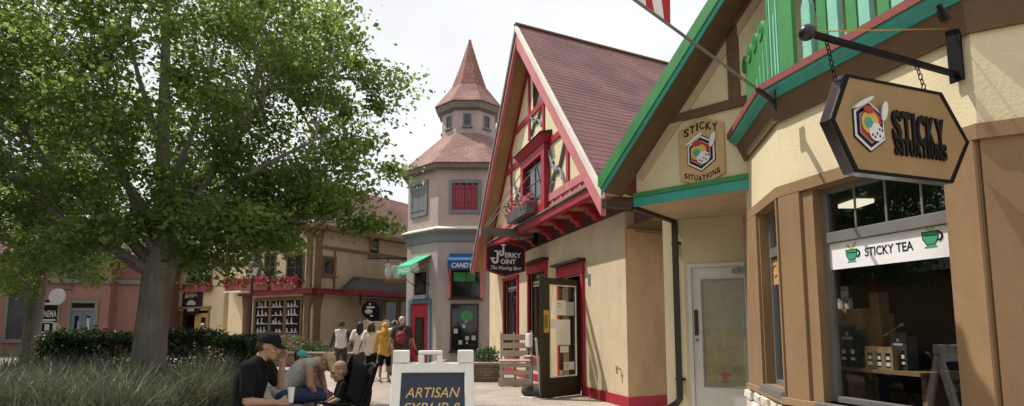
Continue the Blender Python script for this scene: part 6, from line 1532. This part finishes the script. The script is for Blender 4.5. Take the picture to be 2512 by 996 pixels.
        h.ball(hp(0, -.018, .030), (.104*hk, .112*hk, .118*hk), 16, HR); h.cap(hp(0, -.04, -.06), .095*hk, nek+V((0, -.03, -.02)), .11*hk, 12); soft(h, 'hood', top, t, vox, 3)
    if cap_m:
        c = MB(); ring = []
        for zz, q in ((.028, 1.0), (.06, 1.0), (.095, .86), (.120, .58), (.132, .2)): ring.append([tuple(hp(.090*q*math.cos(a), -.010+.106*q*math.sin(a), zz)) for a in np.linspace(0, 6.283, 20, endpoint=False)])
        c.loft(ring, True, True); co = c.build('cap', cap_m, t); co.data.name = 'cap'
        v = MB(); a0 = np.linspace(.42, math.pi-.42, 9); up = [tuple(hp(.088*math.cos(a), -.010+.104*math.sin(a), .036)) for a in a0]; dn = [tuple(hp(.075*math.cos(a)*1.0, -.012+.185*math.sin(a)**.7, .022-.012*abs(math.cos(a)))) for a in a0]
        v.loft([up, dn, [tuple(V(p)+HR @ V((0, 0, -.006))) for p in dn], [tuple(V(p)+HR @ V((0, 0, -.006))) for p in up]], False, False); v.build('cap_brim', cap_m, co)
    return t
def walk(H, stride=.18, sw=.5, arms=.15, lead='R'):
    k = H/1.7; s = 1 if lead == 'R' else -1; J = {}
    J['pelvis'] = (0, 0, .93*k); J['chest'] = (0, .01*k, 1.27*k); J['neck'] = (0, .0, 1.47*k); J['head'] = (0, .03*k, 1.59*k)
    for n, x, q in (('R', 1, s), ('L', -1, -s)):
        J['hip'+n] = (x*.09*k, 0, .90*k); fy = stride*q
        J['kn'+n] = (x*.095*k, (fy*.6+.03)*k, .50*k); J['an'+n] = (x*.09*k, fy*k, .085*k+(.05*k if q < 0 else 0)); J['to'+n] = (x*.10*k, (fy+.16)*k, .04*k)
        J['sh'+n] = (x*.185*k, 0, 1.40*k); J['el'+n] = (x*(.23+arms*.3)*k, (-.02-.06*q)*k, 1.12*k); J['wr'+n] = (x*(.22+arms)*k, (.05-.12*q)*k, .88*k)
    return J, k
def walker(label, px, Z, H, lead='R', stride=.18, group='people walking away up the street', turn=0, arms=.12, **kw):
    J, k = walk(H, stride, arms=arms, lead=lead); p = lz((px-1256)/1450*Z, Z); a = R(turn); d = FWD*math.cos(a)+RGT*math.sin(a)
    return person(label, (p.x, p.y, 0), d, J, k, group=group, **kw)
VX = .018
walker('person in white shirt with dark raglan sleeves and dark cap walking away', 838, 17.8, 1.62, top='whitetee', sleeve=1.8, sleeve_m='charcoal', pants='charcoal', leglen=2, hair='bun', hairm='hair_dark', vox=VX, cap_m='blacktee', arms=.18)
walker('person with very long black hair and a loose white shirt walking away', 884, 17.4, 1.62, 'L', top='whitetee', sleeve=.8, pants='charcoal', leglen=2, hair='long', hairm='hair_dark', vox=VX, hang=.1)
walker('person with shoulder length brown hair, pale tee and black trousers walking away', 912, 16.4, 1.60, 'L', .22, top='whitetee', sleeve=.7, pants='blacktee', leglen=1.95, hair='shoulder', hairm='hair_brown', vox=VX, hang=.08)
walker('person in a mustard yellow hooded top and black shorts walking away', 945, 16.0, 1.58, 'R', .16, top='mustard', sleeve=1.9, pants='blacktee', leglen=.95, hair='hood', vox=VX, hang=.08, shoes='shoe')
walker('person in white cap and white top half hidden behind the man with the red backpack', 968, 18.2, 1.66, 'R', .1, top='whitetee', sleeve=.7, pants='greytop', leglen=2, hair='short', hairm='hair_brown', vox=VX, cap_m='whitetee')
bpm = walker('person with grey hair, charcoal tee and a small red backpack walking away', 986, 15.8, 1.74, 'L', .2, top='charcoal', sleeve=.7, pants='charcoal', leglen=2, hair='short', hairm='hair_grey', vox=VX, build=1.12, skin='skin2')
bq = lz((988-1256)/1450*15.8, 15.8)
bp_ = thing('backpack', 'small red backpack worn on the back of the grey haired person', 'backpack', (bq.x, bq.y, 0), -YAW)
mb = MB(); mb.ball((.0, -.20, 1.20), (.15, .085, .17), 14); mb.ball((0, -.245, 1.13), (.115, .06, .09), 12); soft(mb, 'bag', 'redcloth', bp_, .014, 2)
mb = MB(); mb.tube([(.03, -.20, 1.35), (.09, -.13, 1.45), (.14, -.02, 1.50), (.14, .10, 1.44)], .018, 6); mb.build('strap', 'redcloth', bp_)
# child-height person near the cafe door behind the hedge
pc = lz((497-1256)/1450*27, 27)
Jc, kc = walk(1.62, .08); person('person in a pale top standing outside the ochre cafe door', (pc.x, pc.y, 0), -FWD, Jc, kc, top='whitetee', sleeve=.7, pants='charcoal', leglen=2, hair='short', hairm='hair_grey', vox=.022)
# seated man
Zm = 5.6; Lm = lambda px: (px-1256)/1450*Zm
mp2 = lz(-2.50, Zm)
Jm = dict(pelvis=(0, 0, .70), chest=(0, .06, 1.03), neck=(0, .125, 1.20), head=(0, .20, 1.312), shR=(.205, .08, 1.125), shL=(-.205, .12, 1.125), elR=(.25, .10, .83), wrR=(.13, .34, .80), elL=(-.20, .26, .92), wrL=(-.10, .305, 1.17),
          hipR=(.10, .03, .68), hipL=(-.10, .03, .68), knR=(.13, .52, .67), knL=(-.13, .50, .66), anR=(.13, .50, .10), anL=(-.13, .46, .10), toR=(.14, .66, .045), toL=(-.14, .62, .045))
person('person in black tee and black cap seated with one hand to the face', (mp2.x, mp2.y, 0), RGT+FWD*.12, Jm, 1.0, skin='skin2', top='blacktee', sleeve=.75, pants='denim', leglen=1.95, hair='buzz', hairm='hair_brown', vox=.008, build=1.08, cap_m='blacktee', hroll=(-14, 0, 0), headk=1.05,
       lh=dict(d=(.15, .02, 1), curl=.5, thumb=(.3, 1, 0), palm=(.4, -.8, 0)), rh=dict(d=(-.2, 1, .1), curl=.55, thumb=(0, 0, 1), palm=(-1, 0, -.2)))
cupp = thing('paper_cup', 'white paper cup held in the lap of the seated person in black', 'cup', mp2+RGT*.455+FWD*-.06+V((0, 0, .80)))
mb = MB(); mb.lathe([(.022, 0), (.032, .13), (.034, .135), (.001, .136)], n=14); mb.build('cup', 'paper', cupp)
# bending woman
Zw = 7.3; wp2 = lz((703-1256)/1450*Zw, Zw)
Jw = dict(pelvis=(0, 0, .73), chest=(0, .24, .98), neck=(0, .39, 1.07), head=(0, .50, 1.055), shR=(.165, .33, 1.05), shL=(-.165, .35, 1.05), elR=(.20, .37, .80), wrR=(.10, .44, .66), elL=(-.19, .42, .80), wrL=(-.05, .50, .66),
          hipR=(.10, .02, .70), hipL=(-.10, .02, .70), knR=(.12, .48, .66), knL=(-.12, .46, .66), anR=(.12, .44, .10), anL=(-.12, .42, .10), toR=(.13, .60, .045), toL=(-.13, .58, .045))
person('person with blond hair, grey tank top and jeans seated and bending forward over the knees', (wp2.x, wp2.y, 0), RGT+FWD*.05, Jw, 1.0, skin='skin2', top='greytop', sleeve=0, pants='denim', leglen=1.95, hair='forward', hairm='hair_blond', vox=.010, build=1.1, hroll=(-62, 0, 0), rh=dict(curl=.7, d=(-.2, .9, -.2), thumb=(0, 0, 1)), lh=dict(curl=.7, d=(.2, .9, -.2), thumb=(0, 0, 1)))
# child with teal cap
Jk, kk_ = walk(1.12, .04); kp_ = lz((738-1256)/1450*8.7, 8.7)
person('small person in a teal cap and dark shirt standing behind the bending person', (kp_.x, kp_.y, 0), FWD*.5+RGT, Jk, kk_, top='blacktee', sleeve=.7, pants='denim', leglen=1.9, hair='short', hairm='hair_brown', vox=.014, cap_m='tealcap', headk=1.3)
# toddler and stroller
Zt = 6.4; tp = lz((848-1256)/1450*Zt, Zt); fd = (-RGT-FWD*.45).normalized()
Jt = dict(pelvis=(0, 0, .66), chest=(0, .01, .82), neck=(0, .03, .925), head=(0, .055, 1.015), shR=(.105, .02, .885), shL=(-.105, .02, .885), elR=(.135, .06, .745), wrR=(.09, .17, .69), elL=(-.13, .07, .745), wrL=(-.07, .18, .69), hipR=(.06, .03, .63), hipL=(-.06, .03, .63), knR=(.085, .225, .655), knL=(-.085, .225, .655), anR=(.07, .27, .46), anL=(-.07, .27, .46), toR=(.07, .35, .42), toL=(-.07, .35, .42))
person('small child with cropped fair hair and black clothes sitting in the black stroller', (tp.x, tp.y, 0), fd, Jt, .58, skin='skin2', top='blacktee', sleeve=.8, pants='blacktee', leglen=.85, hair='buzz', hairm='hair_fair', vox=.007, cat='child', hroll=(-18, 0, 0), headk=1.5, shoes='shoe', build=1.1)
sf = fd
sr = thing('stroller', 'black folding stroller with raised hood turned toward the seated people', 'stroller', (tp.x, tp.y, 0), math.atan2(-sf.x, sf.y))
mb = MB(); mb.box(-.17, .17, -.12, .20, .53, .565); mb.build('seat', 'blacktee', sr, .012)
mb = MB(Matrix.Translation((0, -.15, .55)) @ Matrix.Rotation(R(16), 4, 'X')); mb.box(-.18, .18, -.03, 0, 0, .58); mb.build('backrest', 'blacktee', sr, .014)
hd_ = MB()
for q in (1.0, .95):
    rings = []
    for i in range(10):
        a = R(-40+i*12.5); rings.append([(.23*q*math.cos(b), .01-.31*q*math.sin(b)*math.cos(a), .80+.41*q*math.sin(b)*math.sin(a)) for b in np.linspace(.02, math.pi-.02, 17)])
    hd_.loft(rings, False, True)
hd_.build('hood', 'blacktee', sr)
for s in (-1, 1):
    mb = MB(); mb.tube([(s*.21, -.28, 1.06), (s*.21, -.20, .80), (s*.21, -.02, .45), (s*.22, .30, .08)], .013, 8); mb.tube([(s*.21, -.08, .55), (s*.22, -.22, .10)], .013, 8); mb.tube([(s*.21, -.2, .68), (s*.21, .12, .70), (s*.15, .28, .72)], .012, 8); mb.build('side_frame', 'black', sr)
    for y in (.31, -.23):
        w_ = MB(Matrix.Translation((s*.245, y, .09)) @ Matrix.Rotation(R(90), 4, 'Y')); w_.lathe([(.055, -.02), (.085, -.022), (.09, 0), (.085, .022), (.055, .02)], n=18); w_.lathe([(.02, -.024), (.02, .024)], n=10); w_.build('wheel', 'rubber', sr)
mb = MB(); mb.tube([(-.21, -.28, 1.06), (-.1, -.31, 1.08), (.1, -.31, 1.08), (.21, -.28, 1.06)], .016, 8); mb.build('handle', 'rubber', sr)
mb = MB(); mb.box(-.17, .17, -.30, .05, .22, .36); mb.build('basket', 'blacktee', sr, .02)
mb = MB(); mb.box(-.14, .14, .24, .36, .36, .385); mb.build('footrest', 'rubber', sr, .01)

# ================================================================== sky, sun, camera
SUN = V((-.43, .27, .86)).normalized()
w = bpy.data.worlds.new('World'); scn.world = w; w.use_nodes = True
nt = w.node_tree; bgn = nt.nodes['Background']
sky = N(nt, 'ShaderNodeTexSky', sky_type='NISHITA'); sky.sun_disc = False
sky.sun_elevation = math.asin(SUN.z); sky.sun_rotation = math.atan2(SUN.x, SUN.y)
sky.air_density = 1.0; sky.dust_density = 6.0; sky.ozone_density = 1.0
tc = N(nt, 'ShaderNodeTexCoord'); mp = N(nt, 'ShaderNodeMapping'); mp.inputs['Scale'].default_value = (1, 1, 2.2)
L(nt, tc.outputs['Generated'], mp.inputs['Vector'])
cl = N(nt, 'ShaderNodeTexNoise'); cl.inputs['Scale'].default_value = 2.6; cl.inputs['Detail'].default_value = 7; L(nt, mp.outputs[0], cl.inputs['Vector'])
rp = N(nt, 'ShaderNodeValToRGB'); rp.color_ramp.elements[0].position = .3; rp.color_ramp.elements[1].position = .7
rp.color_ramp.elements[0].color = (8.2, 8.35, 8.6, 1); rp.color_ramp.elements[1].color = (10.4, 10.4, 10.5, 1); L(nt, cl.outputs[0], rp.inputs[0])
mx = N(nt, 'ShaderNodeMixRGB'); mx.inputs[0].default_value = .92; L(nt, sky.outputs[0], mx.inputs[1]); L(nt, rp.outputs[0], mx.inputs[2])
L(nt, mx.outputs[0], bgn.inputs[0]); bgn.inputs[1].default_value = .088
sl_ = bpy.data.lights.new('sun', 'SUN'); sl_.energy = 4.1; sl_.angle = R(.6); sl_.color = (1, .94, .84)
so = bpy.data.objects.new('sun', sl_); col.objects.link(so); so.rotation_euler = SUN.to_track_quat('Z', 'Y').to_euler(); so.location = (0, 0, 30)
cd_ = bpy.data.cameras.new('camera'); cd_.sensor_width = 36; cd_.lens = FPX*36/2512; cd_.shift_y = (CY-498)/2512; cd_.clip_start = .05; cd_.clip_end = 2000
co = bpy.data.objects.new('camera', cd_); col.objects.link(co); co.location = CAM
fw = (FWD*math.cos(PITCH)+V((0, 0, math.sin(PITCH)))); co.rotation_euler = fw.to_track_quat('-Z', 'Y').to_euler()
scn.camera = co
vs = scn.view_settings; vs.view_transform = 'Standard'; vs.look = 'None'; vs.gamma = 1; vs.exposure = .3; vs.use_curve_mapping = False
scn.render.engine = 'CYCLES'; cy = scn.cycles; cy.use_denoising = True; cy.max_bounces = 7; cy.diffuse_bounces = 3; cy.glossy_bounces = 3; cy.transmission_bounces = 4; cy.transparent_max_bounces = 8; cy.caustics_reflective = False; cy.caustics_refractive = False
